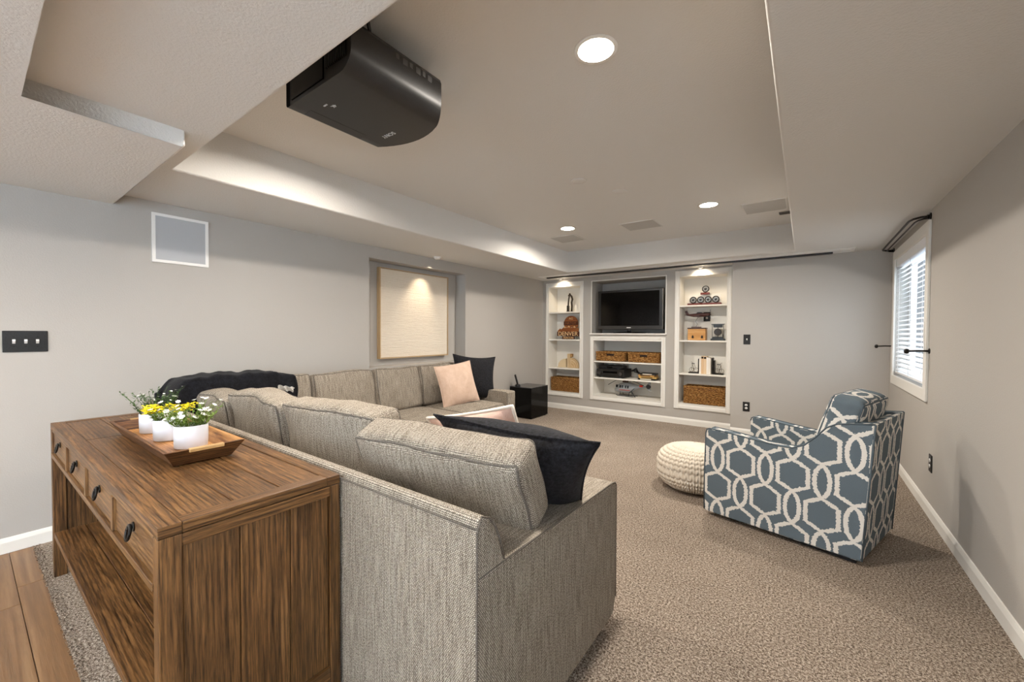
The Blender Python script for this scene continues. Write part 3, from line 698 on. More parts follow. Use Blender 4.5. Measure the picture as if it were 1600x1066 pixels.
# ------------------------------------------------------------------ sectional sofa
M_SOFA = fabric('sofa_tweed', '#cbc0b0', '#83786a', '#352e27', 1.0, .42)
M_WELT = fabric('sofa_welt', '#8f877d', '#6a635b', '#3e3833', 1.6, .4)
def spaced(n, edge):
    # parameters -1..1, denser at the ends
    xs = [-1, -1 + edge * .3, -1 + edge * .65, -1 + edge]; xs += [(-1 + edge) + (2 - 2 * edge) * i / n for i in range(1, n)]
    return xs + [1 - edge, 1 - edge * .65, 1 - edge * .3, 1]
def soft_box(w, d, h, r=.03, crown=(0, 0, 0), lump=0.0, seed=0, n=10):
    # rounded, crowned block centred on the origin; crown = swelling of the x, y, z faces
    rn = random.Random(seed); ph = [rn.uniform(0, 6.28) for _ in range(6)]
    hs = (w / 2, d / 2, h / 2); mb = MB()
    P = [spaced(n, min(.5, 2.2 * r / (2 * q))) for q in hs]
    def pos(a, b, c):
        p = [a * hs[0], b * hs[1], c * hs[2]]
        q = [max(-hs[i] + r, min(hs[i] - r, p[i])) for i in range(3)]
        e = Vector([p[i] - q[i] for i in range(3)])
        if e.length > 1e-9: e = e.normalized() * r
        o = [q[i] + e[i] for i in range(3)]
        k = (a, b, c)
        for i in range(3):
            j, l = [x for x in range(3) if x != i]
            o[i] += k[i] * crown[i] * max(0, 1 - k[j] ** 2) ** .8 * max(0, 1 - k[l] ** 2) ** .8
        if lump:
            s_ = lump * (math.sin(a * 4 + ph[0]) * math.sin(c * 3 + ph[1]) + .6 * math.sin(a * 9 + ph[2] + c * 5) * math.cos(b * 3 + ph[3]))
            o[1] += s_; o[2] += lump * .9 * math.sin(a * 3.3 + ph[4]) * (.4 + .6 * abs(c))
        return o
    for ax in range(3):
        j, l = [x for x in range(3) if x != ax]
        for sg in (-1, 1):
            def fn(i, k, ax=ax, j=j, l=l, sg=sg):
                q = [0, 0, 0]; q[ax] = sg; q[j] = P[j][i]; q[l] = P[l][k]; return pos(*q)
            mb.grid(fn, len(P[j]) - 1, len(P[l]) - 1)
    return mb, pos
def cushion(name, parent, w, d, h, M, crown, r=.03, lump=.004, seed=0, pipe_axis=1, mat=None, welt=None, pr=.005):
    mb, pos = soft_box(w, d, h, r, crown, lump, seed)
    mb.v = [tuple(M @ Vector(p)) for p in mb.v]
    o = mb.build(name, mat or M_SOFA, parent, weld=True)
    # UVs in the cushion's own frame
    inv = M.inverted(); me = o.data; uv = me.uv_layers.active.data
    for p in me.polygons:
        nn = inv.to_3x3() @ p.normal; a_ = max(range(3), key=lambda i: abs(nn[i])); oo = [i for i in range(3) if i != a_]
        for li in p.loop_indices:
            c = inv @ me.vertices[me.loops[li].vertex_index].co; uv[li].uv = (c[oo[0]] + seed * .37, c[oo[1]])
    t = [-1, -.94] + [-.8 + 1.6 * i / 12 for i in range(13)] + [.94, 1]
    j, l = [x for x in range(3) if x != pipe_axis]
    for sg in (-1, 1):
        lp = []
        for seq in ([(x, -1) for x in t[:-1]], [(1, x) for x in t[:-1]], [(-x, 1) for x in t[:-1]], [(-1, -x) for x in t[:-1]]):
            for u, v in seq:
                q = [0, 0, 0]; q[pipe_axis] = sg; q[j] = u; q[l] = v
                p = Vector(pos(*q)); lp.append(M @ p)
        MB().tube(lp, pr, 6, True).build('piping', welt or M_WELT, o)
    return o
def TR(x, y, z, rx=0, ry=0, rz=0):
    return Matrix.Translation((x, y, z)) @ Matrix.Rotation(R(rz), 4, 'Z') @ Matrix.Rotation(R(ry), 4, 'Y') @ Matrix.Rotation(R(rx), 4, 'X')
sf = thing('sectional_sofa', 'large L-shaped tweed sectional sofa with loose piped cushions', 'sofa', (-2.3, 1.3, 0))
def W2(mb): mb.v = [(p[0] + 2.3, p[1] - 1.3, p[2]) for p in mb.v]; return mb
def wpart(mb, name, mat=None, **k): return W2(mb).build(name, mat or M_SOFA, sf, **k)
SXA = -.681; SB = .785
# back frame along the console: slanted inside, rounded top
pb = [(SB, .05), (SB, .80), (SB + .006, .822), (SB + .018, .834), (SB + .032, .834), (SB + .055, .818), (SB + .08, .785), (SB + .10, .742), (SB + .117, .685), (SB + .14, .55), (SB + .16, .30), (SB + .16, .05)]
wpart(MB().prism(pb, -3.80, SXA - .001, 'x', smooth=False), 'back_frame', bevel=.008, angle=40)
pl = [(XL + .03, .05), (XL + .03, .80), (XL + .045, .833), (XL + .065, .832), (XL + .09, .80), (XL + .15, .67), (XL + .18, .5), (XL + .18, .05)]
mb = MB().prism([(x, z) for x, z in pl], SB + .162, 3.80, 'y'); wpart(mb, 'back_frame', bevel=.008, angle=40)
MB_ = MB().tube([(x, SB - .001, .808) for x in [SXA - .004 - (3.1) * i / 20 for i in range(21)]], .0032, 6); wpart(MB_, 'piping', M_WELT)
wpart(MB().tube([(SXA, SB + .002, .06), (SXA + .0005, SB + .0015, .4), (SXA, SB + .002, .80), (SXA, SB + .02, .836), (SXA, SB + .055, .820), (SXA, SB + .08, .787), (SXA, SB + .10, .744), (SXA, SB + .119, .68)], .0032, 6), 'piping', M_WELT)
# arms
pa = [(SB + .001, .05), (SB + .001, .672), (SB + .06, .674), (1.70, .654), (1.742, .648), (1.755, .632), (1.755, .115), (1.735, .065), (1.70, .05)]
wpart(MB().prism(pa, -.862, SXA, 'x'), 'arm', bevel=.010, angle=25)
wpart(MB().tube([(SXA - .003, y, z + .0015) for y, z in [(SB + .01, .670), (SB + .06, .672), (1.2, .663), (1.70, .652), (1.738, .646), (1.752, .632)]] + [(SXA - .003, 1.755, .12)], .0035, 6), 'piping', M_WELT)
wpart(MB().box(-3.79, -2.83, 3.803, 3.975, .05, .625), 'arm', bevel=.02, seg=3)
wpart(MB().tube([(-2.835, 3.81, .10), (-2.832, 3.81, .60), (-2.85, 3.81, .618), (-3.6, 3.808, .622)], .004, 6), 'piping', M_WELT)
# base and seats
wpart(MB().box(-3.79, -.863, SB + .161, 1.735, .05, .30), 'base', bevel=.012)
wpart(MB().box(-3.64, -2.86, 1.736, 3.802, .05, .30), 'base', bevel=.012)
sx = [-.865, -1.85, -2.845]
for i in range(2): cushion('seat_cushion', sf, abs(sx[i + 1] - sx[i]) - .006, .80, .19, TR((sx[i] + sx[i + 1]) / 2 + 2.3, 1.352 - 1.3, .398), (.0, .012, .022), .035, .002, i + 1, 2)
for i, (y0, y1) in enumerate(((.95, 1.75), (1.75, 2.49), (2.49, 3.08), (3.08, 3.80))):
    cushion('seat_cushion', sf, .80, y1 - y0 - .006, .19, TR(-3.243 + 2.3, (y0 + y1) / 2 - 1.3, .398), (.012, 0, .022), .035, .002, i + 5, 2)
# loose back cushions, local frame: x = width, y = thickness (towards the room), z = height
def bc(x0, x1, ym, z0, hgt, th, lean, seed, rz=0, lump=.008, cr=.028, ry=0):
    # leaning backwards by `lean` degrees; z0 = bottom
    M = TR((x0 + x1) / 2 + 2.3, ym - 1.3, z0, lean, ry, rz) @ Matrix.Translation((0, 0, hgt / 2))
    return cushion('back_cushion', sf, abs(x1 - x0), th, hgt, M, (.008, cr, .014), .034, lump, seed, 1)
bc(-1.47, -.722, 1.145, .662, .31, .15, 25, 11, 7, .006, .018)
bc(-2.20, -1.475, 1.15, .50, .475, .16, 9, 12, 3, .011)
bc(-2.93, -2.23, 1.13, .50, .465, .16, 9, 13, -2, .011)
bc(-3.46, -2.95, 1.11, .50, .415, .15, 9, 14, 0)
def bl_(y0, y1, xm, z0, hgt, th, lean, seed, rz=0, lump=.007):
    M = TR(xm + 2.3, (y0 + y1) / 2 - 1.3, z0, 0, 0, -90 + rz) @ Matrix.Rotation(R(lean), 4, 'X') @ Matrix.Translation((0, 0, hgt / 2))
    return cushion('back_cushion', sf, y1 - y0, th, hgt, M, (.008, .028, .012), .034, lump, seed, 1)
bl_(1.25, 1.80, -3.47, .50, .46, .16, 10, 15); bl_(1.825, 2.45, -3.47, .50, .45, .16, 13, 16, 2); bl_(2.47, 3.03, -3.47, .50, .445, .16, 13, 17); bl_(3.05, 3.66, -3.48, .50, .45, .16, 10, 18, -2)
M_FOOT = flat('dark_wood_foot', '#20140d', .4)
for x, y in ((-.74, 1.69), (-.74, .84), (-2.92, 3.9), (-3.72, 3.9), (-2.2, 1.69)): W2(MB().cyl((x, y, 0), (x, y, .06), .022, .03, n=12)).build('foot', M_FOOT, sf)

# ------------------------------------------------------------------ throw pillows
def pillow(name, label, M, w, h, t, mat, edge=None, seed=0, pinch=.07, er=.005, rough=.006, taper=0, group='throw pillows on the sofa'):
    rn = random.Random(seed); ph = [rn.uniform(0, 6.28) for _ in range(6)]
    root = thing(name, label, 'pillow', M.to_translation(), 0, group); Mi = Matrix.Translation(-M.to_translation()) @ M
    n = 26
    def bord(a, b):
        x = w / 2 * a * (1 - pinch * (1 - b * b) * a * a) * (1 + taper * b); z = h / 2 * b * (1 - pinch * (1 - a * a) * b * b)
        return x, z
    def P(i, k, sg):
        a, b = -math.cos(math.pi * i / n), -math.cos(math.pi * k / n); a = a * .35 + (2 * i / n - 1) * .65; b = b * .35 + (2 * k / n - 1) * .65
        x, z = bord(a, b)
        f = max(0, 1 - abs(a) ** 2.4) ** .62 * max(0, 1 - abs(b) ** 2.4) ** .62
        y = sg * (t / 2 * f + rough * f * (math.sin(5 * a + ph[0]) * math.sin(4 * b + ph[1]) + .5 * math.sin(11 * a + ph[2]) * math.sin(9 * b + ph[3])))
        y += .02 * t * math.sin(3 * a + ph[4]) * abs(b) ** 3
        return Mi @ Vector((x, y, z))
    mb = MB(); mb.grid(lambda i, k: P(i, k, -1), n, n); mb.grid(lambda i, k: P(i, k, 1), n, n)
    o = mb.build('cover', mat, root, weld=True)
    lp = [P(i, 0, 1) for i in range(n)] + [P(n, k, 1) for k in range(n)] + [P(n - i, n, 1) for i in range(n)] + [P(0, n - k, 1) for k in range(n)]
    MB().tube(lp, er, 6, True).build('edge_piping', edge or mat, root)
    return root
M_CHEN = plush('black_chenille', '#020203', '#2a2a2f', 90, .85, .03, 70); M_BLUSH = plush('blush_linen', '#c6a893', '#dcc2af', 420, .9, .2, 14)
M_CREAMP = flat('cream_piping', '#e8ddd0', .8); M_ROSE = plush('dusty_pink', '#cfa999', '#e6c9bb', 300, .9, .3, 12)
pillow('throw_pillow', 'blush linen square pillow on the far sofa section', TR(-3.21, 3.36, .735, 0, 0, -102) @ Matrix.Rotation(R(16), 4, 'X') @ Matrix.Rotation(R(6), 4, 'Y'), .50, .48, .15, M_BLUSH, None, 21, .06)
pillow('throw_pillow', 'black pillow with pointed corners behind the blush pillow', TR(-3.27, 3.72, .78, 0, 0, -120) @ Matrix.Rotation(R(14), 4, 'X') @ Matrix.Rotation(R(-5), 4, 'Y'), .55, .54, .16, M_CHEN, None, 22, .13)
pillow('throw_pillow', 'large black chenille pillow leaning on the near sofa cushion', TR(-.905, 1.325, .803, 0, 0, 3) @ Matrix.Rotation(R(38), 4, 'X') @ Matrix.Rotation(R(1), 4, 'Y'), .56, .42, .24, M_CHEN, None, 23, .07, taper=.30)
pillow('throw_pillow', 'dusty pink pillow with cream piping behind the large black pillow', TR(-1.42, 1.68, .695, 0, 0, 12) @ Matrix.Rotation(R(20), 4, 'X') @ Matrix.Rotation(R(-13), 4, 'Y'), .56, .44, .15, M_ROSE, M_CREAMP, 24, .06, .009)

# ------------------------------------------------------------------ knitted throw over the corner cushions
M_THROW = plush('charcoal_throw', '#050507', '#202026', 120, .95, .05, 40)
th = thing('throw_blanket', 'dark charcoal knitted throw draped over the corner sofa cushions', 'blanket', (-3.5, 1.2, .5))
def tp_(i, k, off, nu=46, nv=40):
    u, v = i / nu, k / nv                       # u along the sofa (y), v across from the wall side to the seat side
    y = .80 + .83 * u
    s_ = v * .82                                # arc length across
    top = .978 + .018 * math.sin(math.pi * u) - .07 * (1 - min(1, u * 5)) ** 2 - .02 * max(0, u - .85) / .15
    if s_ < .16: x, z = -3.72 + .02 * s_, .82 + (top - .82) * math.sin(s_ / .16 * math.pi / 2)
    elif s_ < .44: x, z = -3.70 + (s_ - .16), top - .02 * math.sin((s_ - .16) / .28 * math.pi) * (.3)
    else: x, z = -3.42 + .05 * math.sin((s_ - .44) * 3), top - (s_ - .44) * .92
    fold = .005 * math.sin(u * 17 + v * 4) + .005 * math.sin(u * 29 - v * 9 + 1) + .004 * math.sin(u * 53 + v * 15)
    e = (1 - min(1, u * 6)) ** 2
    return (x + fold * .8 + off * (.3 if .16 < s_ < .44 else 1) + .05 * e, y + .015 * math.sin(v * 12), z + fold + off - .10 * e * (1 if v > .2 else .3))
mb = MB(); mb.grid(lambda i, k: tp_(i, k, .012), 46, 40); mb.grid(lambda i, k: tp_(i, k, -.004), 46, 40)
mb.v = [(p[0] + 3.5, p[1] - 1.2, p[2] - .5) for p in mb.v]; mb.build('throw_cloth', M_THROW, th)
rim = [tp_(0, k, .004) for k in range(41)] + [tp_(i, 40, .004) for i in range(47)] + [tp_(46, 40 - k, .004) for k in range(41)] + [tp_(46 - i, 0, .004) for i in range(47)]
W3 = MB().tube([(p[0] + 3.5, p[1] - 1.2, p[2] - .5) for p in rim], .013, 6, True); W3.build('knit_border', M_THROW, th)
# crumpled pale lace corner beside the throw
lc = MB()
def lp_(i, k):
    u, v = i / 14, k / 8
    return (.03 * v + .008 * math.sin(u * 14 + v * 5), .12 * u - .06, .035 * v + .005 * math.sin(u * 17) * math.cos(v * 7) - .03 * u)
lc.grid(lp_, 14, 8); lc.grid(lambda i, k: tuple(a_ + b_ for a_, b_ in zip(lp_(i, k), (.006, 0, .004))), 14, 8)
tag(lc.build('lace_cloth', flat('white_lace', '#f0eee9', .9), loc=(-3.33, 1.52, .87)), 'small crumpled white lace cloth at the edge of the throw', 'cloth')
# ------------------------------------------------------------------ patterned armchair
def lattice(name, base, line):
    m = Mt(name, None, .88, spec=.15); v = m.mapped('UV', (1, 1, 1))
    Px, Py = .151, .405
    nz = m.n('TexNoise'); nz.inputs['Scale'].default_value = 95; nz.inputs['Detail'].default_value = 1; m.l(v, nz.inputs['Vector'])
    sepn = m.n('SeparateColor'); m.l(nz.outputs['Color'], sepn.inputs[0])
    sp = m.n('SeparateXYZ'); m.l(v, sp.inputs[0])
    x = m.math('ADD', sp.outputs[0], m.math('MULTIPLY', m.math('SUBTRACT', sepn.outputs[0], .5), .016)); z = m.math('ADD', sp.outputs[1], m.math('MULTIPLY', m.math('SUBTRACT', sepn.outputs[1], .5), .016))
    def curve(t):
        nd = m.n('FloatCurve'); cm_ = nd.mapping; c = cm_.curves[0]
        pts = [(0, 0), (.05, .115), (.11, .20), (.18, .24), (.25, .25), (.32, .24), (.39, .20), (.45, .115), (.5, 0), (.555, .26), (.61, .53), (.885, .53), (.94, .30), (1, 0)]
        while len(c.points) < len(pts): c.points.new(.5, .5)
        for p, q in zip(c.points, pts): p.location = q; p.handle_type = 'VECTOR'
        cm_.update(); m.l(t, nd.inputs['Value']); return nd.outputs[0]
    ds = []
    for k in (0, 1):
        fx = m.math('FRACT', m.math('ADD', m.math('DIVIDE', x, 2 * Px), .31 + .5 * k)); ax = m.math('MULTIPLY', m.math('ABSOLUTE', m.math('SUBTRACT', fx, .5)), 2)
        t0 = m.math('ADD', m.math('DIVIDE', z, Py), .17 + .5 * k)
        t = m.math('FRACT', t0); e = .012
        w = curve(t); w1 = curve(m.math('FRACT', m.math('ADD', t0, e))); w0 = curve(m.math('FRACT', m.math('ADD', t0, -e)))
        sl_ = m.math('MULTIPLY', m.math('SUBTRACT', w1, w0), Px / Py / (2 * e))
        den = m.math('SQRT', m.math('ADD', 1, m.math('MULTIPLY', sl_, sl_)))
        ds.append(m.math('DIVIDE', m.math('MULTIPLY', m.math('ABSOLUTE', m.math('SUBTRACT', ax, w)), Px), den))
    d_ = m.math('MINIMUM', ds[0], ds[1])
    mask = m.math('LESS_THAN', d_, .0113)
    v3 = m.mapped('UV', (420, 420, 1)); sp2 = m.noise(v3, 1, 2, .6); gr = m.ramp(sp2, [(.3, (.86, .86, .86, 1)), (.7, (1.1, 1.1, 1.1, 1))])
    m.color(m.mix(1.0, m.mix(mask, base, line), gr, 'MULTIPLY')); m.bump(m.math('ADD', sp2, m.math('MULTIPLY', mask, .6)), .35, .003)
    return m.m
M_LAT = lattice('slate_lattice_print', '#616d75', '#dcd8d1'); M_LWELT = flat('slate_welt', '#4a565e', .85)
ac = thing('armchair', 'slate blue upholstered armchair with white lattice pattern', 'armchair', (-.028, 3.439, 0), R(162))
# local frame: +x towards the front of the chair, +y the side nearest the viewer
def yo(x): return .335 + (x + .43) / .88 * .062     # outer half-width at depth x
top = [(.445, .60), (.438, .625), (.42, .635), (.30, .628), (.12, .612), (-.02, .602), (-.09, .606), (-.15, .635), (-.21, .70), (-.26, .765), (-.31, .795), (-.37, .806), (-.478, .82)]
sidep = [(-.43, .03)] + [(.45, .03), (.452, .3)] + top
def lean(p):       # the back leans out towards the top
    return p
for sg in (1, -1):
    def fn(q, sg=sg): return (q[0], sg * (yo(q[0]) - q[1]), q[2])
    o = MB().prism(sidep, 0.0, .085, 'y', fn=fn).build('arm_panel', M_LAT, ac, bevel=.012, angle=28, seg=3)
    pts = [(x, sg * (yo(x) - .004), z + .001) for x, z in [(.451, .04), (.452, .3)] + top]
    MB().tube(pts, .0048, 6).tube([(-.432, sg * (yo(-.43) - .003), .035), (-.478, sg * (yo(-.478) - .003), .82)], .0048, 6).build('piping', M_LWELT, ac)
    MB().tube([(x, sg * (yo(x) - .081), z + .001) for x, z in top], .0045, 6).build('piping', M_LWELT, ac)
bp = [(-.431, .03), (-.479, .822), (-.40, .80), (-.345, .03)]
MB().prism(bp, -.262, .262, 'y').build('back_panel', M_LAT, ac, bevel=.01, angle=28, seg=3)
MB().box(-.34, .43, -.29, .29, .03, .28).build('seat_base', M_LAT, ac, bevel=.012)
cushion('seat_cushion', ac, .74, .60, .17, TR(.09, 0, .37), (.01, 0, .02), .035, .002, 31, 2, M_LAT, M_LWELT)
cushion('back_cushion', ac, .17, .56, .50, TR(-.275, 0, .70, 0, -16, 0), (.028, .008, .012), .035, .003, 32, 0, M_LAT, M_LWELT)
MB().box(-.40, .42, -.31, .31, .004, .03).build('base_plinth', flat('dark_plinth', '#12141a', .7), ac)

# ------------------------------------------------------------------ knitted pouf
pf = thing('knitted_pouf', 'round cream chunky-knit pouf beside the armchair', 'pouf', (-.75, 3.71, 0), 0)
m = Mt('cream_cotton_rope', '#d9cfc0', .9, spec=.15); v = m.mapped('Object'); m.bump(m.noise(v, 300, 2), .3, .003); M_ROPE = m.m
NC, NR, rad, hgt = 42, 15, .30, .36
nu, nv = NC * 8, NR * 9
def pouf_pt(i, k):
    s_ = k / nv; a = s_ * math.pi; th_ = 2 * math.pi * i / nu
    rr = abs(math.sin(a)) ** .62; zz = math.copysign(abs(math.cos(a)) ** .78, -math.cos(a))
    u = (i / 8) % 1.0; vv = (k / 9)
    x = abs(u - .5) * 2                         # 0 centre of a stitch column, 1 its border
    t = (vv + .55 * x) % 1.0                    # V-shaped rows
    hgt_ = (max(0, 1 - (2 * t - 1) ** 2) ** .5) * (max(0, 1 - (2 * x - 1) ** 2) ** .35)
    fade = min(1, math.sin(a) * 2.2)
    d_ = .026 * (hgt_ - .6) * fade
    r_ = rad * rr + d_ * rr; z = .5 * hgt * (1 + zz) + d_ * zz * .6
    return (r_ * math.cos(th_), r_ * math.sin(th_), max(0.001, z))
MB().grid(pouf_pt, nu, nv, True).build('knit_cover', M_ROPE, pf)

# ------------------------------------------------------------------ black subwoofer and cordless phone
sw = thing('subwoofer', 'gloss black cube subwoofer between the sofa and bookcase', 'subwoofer', (-3.565, 5.376, 0))
MB().box(-.205, .205, -.245, .245, .012, .468).build('cabinet', M_BLACKGLOSS, sw, bevel=.004)
MB().box(-.205, .205, -.245, .245, .469, .482).build('top_panel', flat('grey_gloss_top', '#24262a', .06), sw, bevel=.003)
for x in (-.17, .17):
    for y in (-.2, .2): MB().cyl((x, y, 0), (x, y, .012), .018, n=12).build('foot', M_BLACK, sw)
ph_ = thing('cordless_phone', 'black cordless phone standing in its cradle on the subwoofer', 'phone', (-3.675, 5.22, .482), R(25))
MB().lathe([(0, 0), (.042, 0), (.044, .008), (.034, .026), (.015, .03), (0, .03)], 24, sx=1.0, sy=1.2).build('cradle', M_BLACK, ph_)
hs_ = MB().box(-.012, .012, -.024, .024, 0, .165, TR(0, 0, .022, 8, -14)).build('handset', M_BLACK, ph_, bevel=.006)
MB().box(.0105, .0135, -.016, .016, .095, .135, TR(0, 0, .022, 8, -14)).build('screen', flat('phone_screen', '#5b6670', .2), hs_)
MB().box(.0105, .0135, -.016, .016, .03, .085, TR(0, 0, .022, 8, -14)).build('keypad', flat('phone_keys', '#3b3b3e', .5), hs_)
# ------------------------------------------------------------------ television and shelf things
tv = thing('television', 'black flat-screen television in the wall niche', 'television', (-2.285, 6.36, 1.3255), R(0))
MB().box(-.535, .535, -.03, .03, .06, .70).build('bezel', M_BLACK, tv, bevel=.008)
MB().box(-.475, .475, -.0345, -.029, .125, .665).build('screen', M_BLACKGLOSS, tv)
sp_ = flat('tv_speaker_strip', '#3c3a38', .3, .3)
MB().box(-.53, .53, -.033, -.0295, .066, .118).build('speaker_strip', sp_, tv); 
for s_ in (-1, 1): MB().box(s_ * .53 - .004, s_ * .53 + .004, -.034, .0, .07, .69).build('side_trim', flat('tv_side_metal', '#8b857c', .25, .8) if s_ < 0 else D.materials['tv_side_metal'], tv)
MB().box(-.035, .035, -.0345, -.0325, .085, .097).build('brand_strip', M_WHITEP, tv)
MB().cyl((0, .0, .018), (0, 0, .07), .035, n=14).build('neck', M_BLACK, tv)
MB().lathe([(0, .001), (.27, .001), (.27, .010), (.2, .018), (0, .02)], 32, sx=1, sy=.45).build('stand', M_BLACKGLOSS, tv)
m = Mt('seagrass_weave', None, .8, spec=.2); v = m.mapped('Object', (1, 1, 2.5)); nz = m.noise(v, 38, 4, .8)
m.color(m.ramp(nz, [(.38, '#4a2c14'), (.5, '#9c6c38'), (.62, '#d2a566')])); m.bump(m.noise(v, 260, 2), .6, .006); M_GRASS = m.m
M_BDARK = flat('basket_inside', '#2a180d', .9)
def basket(label, x0, x1, y0, y1, z, h_, grip):
    t = thing('woven_basket', label, 'basket', ((x0 + x1) / 2, (y0 + y1) / 2, z), 0, 'woven baskets on the shelves'); a, b = (x1 - x0) / 2, (y1 - y0) / 2; w = .012
    # woven rows: each a strand that runs in and out of the stakes
    bd = MB(); rows = int(round((h_ - .02) / .0165)); rs = (h_ - .02) / rows
    per = [(-a, -b, a, -b), (a, -b, a, b), (a, b, -a, b), (-a, b, -a, -b)]
    for k in range(rows):
        z = .013 + rs * k; cut = grip and h_ - .066 < z < h_ - .03
        pts = []
        for si, (x0_, y0_, x1_, y1_) in enumerate(per):
            L_ = math.hypot(x1_ - x0_, y1_ - y0_); ns = max(4, int(L_ / .016)); nx, ny = (y1_ - y0_) / L_, -(x1_ - x0_) / L_
            for i in range(ns):
                u = i / ns; o_ = .0075 * math.sin((i + k) * math.pi * .5 + k * 1.3) - .004
                pts.append((si, x0_ + (x1_ - x0_) * u + nx * o_, y0_ + (y1_ - y0_) * u + ny * o_, z + .002 * math.sin(i * 1.7 + k)))
        if cut:
            lft = [p[1:] for p in pts if p[0] == 0 and p[1] < -.05]; rgt = [p[1:] for p in pts if p[0] == 0 and p[1] > .05] + [p[1:] for p in pts if p[0] > 0]
            bd.tube(rgt + lft, rs * .5, 6)
        else: bd.tube([p[1:] for p in pts], rs * .5, 6, True)
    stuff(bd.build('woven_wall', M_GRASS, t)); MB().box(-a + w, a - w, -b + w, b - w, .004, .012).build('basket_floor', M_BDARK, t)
    MB().tube([(-a, -b, h_ - .008), (-.3 * a, -b - .002, h_ - .006), (.3 * a, -b - .002, h_ - .007), (a, -b, h_ - .008), (a, b, h_ - .008), (-a, b, h_ - .008)], .0095, 8, True).build('braided_rim', M_GRASS, t)
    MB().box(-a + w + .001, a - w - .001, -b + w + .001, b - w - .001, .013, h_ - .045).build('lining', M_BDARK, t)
    if not grip:
        zz = MB()
        for i in range(7): 
            x = -a + .04 + (2 * a - .08) * i / 6; zz.add([(x - .03, -b - .004, h_ - .025), (x + .03, -b - .004, h_ - .025), (x, -b - .005, h_ - .055), (x - .03, -b, h_ - .025), (x + .03, -b, h_ - .025), (x, -b, h_ - .055)], [(0, 1, 2), (0, 3, 5, 2), (1, 4, 5, 2), (0, 1, 4, 3)])
        zz.build('pointed_trim', flat('dark_seagrass', '#6b4420', .8) if 'dark_seagrass' not in D.materials else D.materials['dark_seagrass'], t)
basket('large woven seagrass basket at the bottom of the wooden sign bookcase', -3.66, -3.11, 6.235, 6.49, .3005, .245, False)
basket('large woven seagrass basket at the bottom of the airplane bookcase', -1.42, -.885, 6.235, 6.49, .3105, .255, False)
basket('low woven basket with a grip hole, left in the media cabinet', -2.80, -2.315, 6.24, 6.58, .869, .155, True)
basket('low woven basket with a grip hole, right in the media cabinet', -2.255, -1.78, 6.24, 6.58, .869, .155, True)
# receiver
t = thing('av_receiver', 'black audio receiver with two round knobs in the media cabinet', 'receiver', (-2.56, 6.42, .599))
MB().box(-.235, .235, -.17, .17, .012, .142).build('case', M_BLACK, t, bevel=.004)
MB().box(-.232, .232, -.176, -.17, .016, .138).build('faceplate', flat('receiver_face', '#2c2a28', .35, .4), t)
for x in (-.18, .18): MB().cyl((x, -.175, .07), (x, -.2, .07), .03, .027, n=20).build('knob', flat('receiver_knob', '#4a4745', .3, .5) if x < 0 else D.materials['receiver_knob'], t)
MB().box(-.12, .12, -.178, -.1755, .075, .105).build('display', M_BLACKGLOSS, t)
for x in (-.19, .19):
    for y in (-.13, .13): MB().cyl((x, y, 0), (x, y, .013), .02, n=10).build('foot', M_BLACK, t)
t = thing('media_player', 'flat black media player lying on the audio receiver', 'media player', (-2.58, 6.42, .742))
MB().box(-.19, .19, -.14, .13, .006, .05).build('case', M_BLACK, t, bevel=.004)
MB().box(-.05, .05, -.1415, -.139, .018, .036).build('display', M_BLACKGLOSS, t)
for x in (-.15, .15): MB().box(x - .012, x + .012, -.1, .1, 0, .006).build('foot', M_BLACK, t)
cb_ = MB()
for i in range(5):
    y = 6.50 + i * .02; cb_.tube([(-2.31 + .01 * i, y, .70), (-2.22 - .015 * i, y + .03, .76 - .02 * i), (-2.17 + .02 * i, y - .02, .66), (-2.13 + .03 * i, y, .61)], .007, 6)
tag(cb_.build('cable_bundle', M_BLACK), 'bundle of black cables beside the audio receiver', 'cables')
for i, (c_, l_, w_, sh) in enumerate((('#1d1b1a', 'lowest dark case in the stack of discs', .27, 0), ('#caa45a', 'yellow case in the middle of the stack of discs', .265, .008), ('#b88a4b', 'tan case third up in the stack of discs', .25, -.004), ('#191818', 'black case on top of the stack of discs', .24, .012))):
    t = thing('disc_case', l_, 'disc case', (-1.975 + sh, 6.36, .599 + i * .0265), R((-3, 4, -2, 5)[i]), 'stacked disc cases in the media cabinet')
    MB().box(-w_ / 2, w_ / 2, -.09, .09, 0, .026).build('case', flat('disc_case_colour', c_, .4), t, bevel=.002, seg=1)
    MB().box(-w_ / 2 + .04, w_ / 2 - .06, -.0912, -.0895, .007, .019).build('spine_print', flat('disc_print', '#e8e0cf' if i in (0, 3) else '#3a2a1a', .5), t)
# helicopter model
hc = thing('model_helicopter', 'grey and white model helicopter in the media cabinet', 'model helicopter', (-2.30, 6.40, .303), R(-8))
M_HG = flat('helicopter_grey', '#93989b', .35); M_HR = flat('helicopter_red', '#c8331f', .4)
fu = [(-.25, .012, .10), (-.235, .03, .105), (-.20, .052, .12), (-.15, .07, .135), (-.08, .082, .145), (0, .082, .145), (.06, .07, .15), (.11, .045, .165), (.16, .024, .18), (.25, .016, .185), (.33, .012, .19)]
b = MB(); nn = 20
b.add([(x, r * .8 * math.cos(2 * math.pi * j / nn), zc - .01 + r * (1.0 if math.sin(2 * math.pi * j / nn) > 0 else .85) * math.sin(2 * math.pi * j / nn)) for x, r, zc in [(x, r * 1.14, zc - .004) for x, r, zc in fu] for j in range(nn)], [(i * nn + j, i * nn + (j + 1) % nn, (i + 1) * nn + (j + 1) % nn, (i + 1) * nn + j) for i in range(len(fu) - 1) for j in range(nn)] + [list(range(nn)), [(len(fu) - 1) * nn + j for j in range(nn)]], True)
b.build('fuselage', M_HG, hc)
M_HW = flat('helicopter_window', '#20242a', .1)
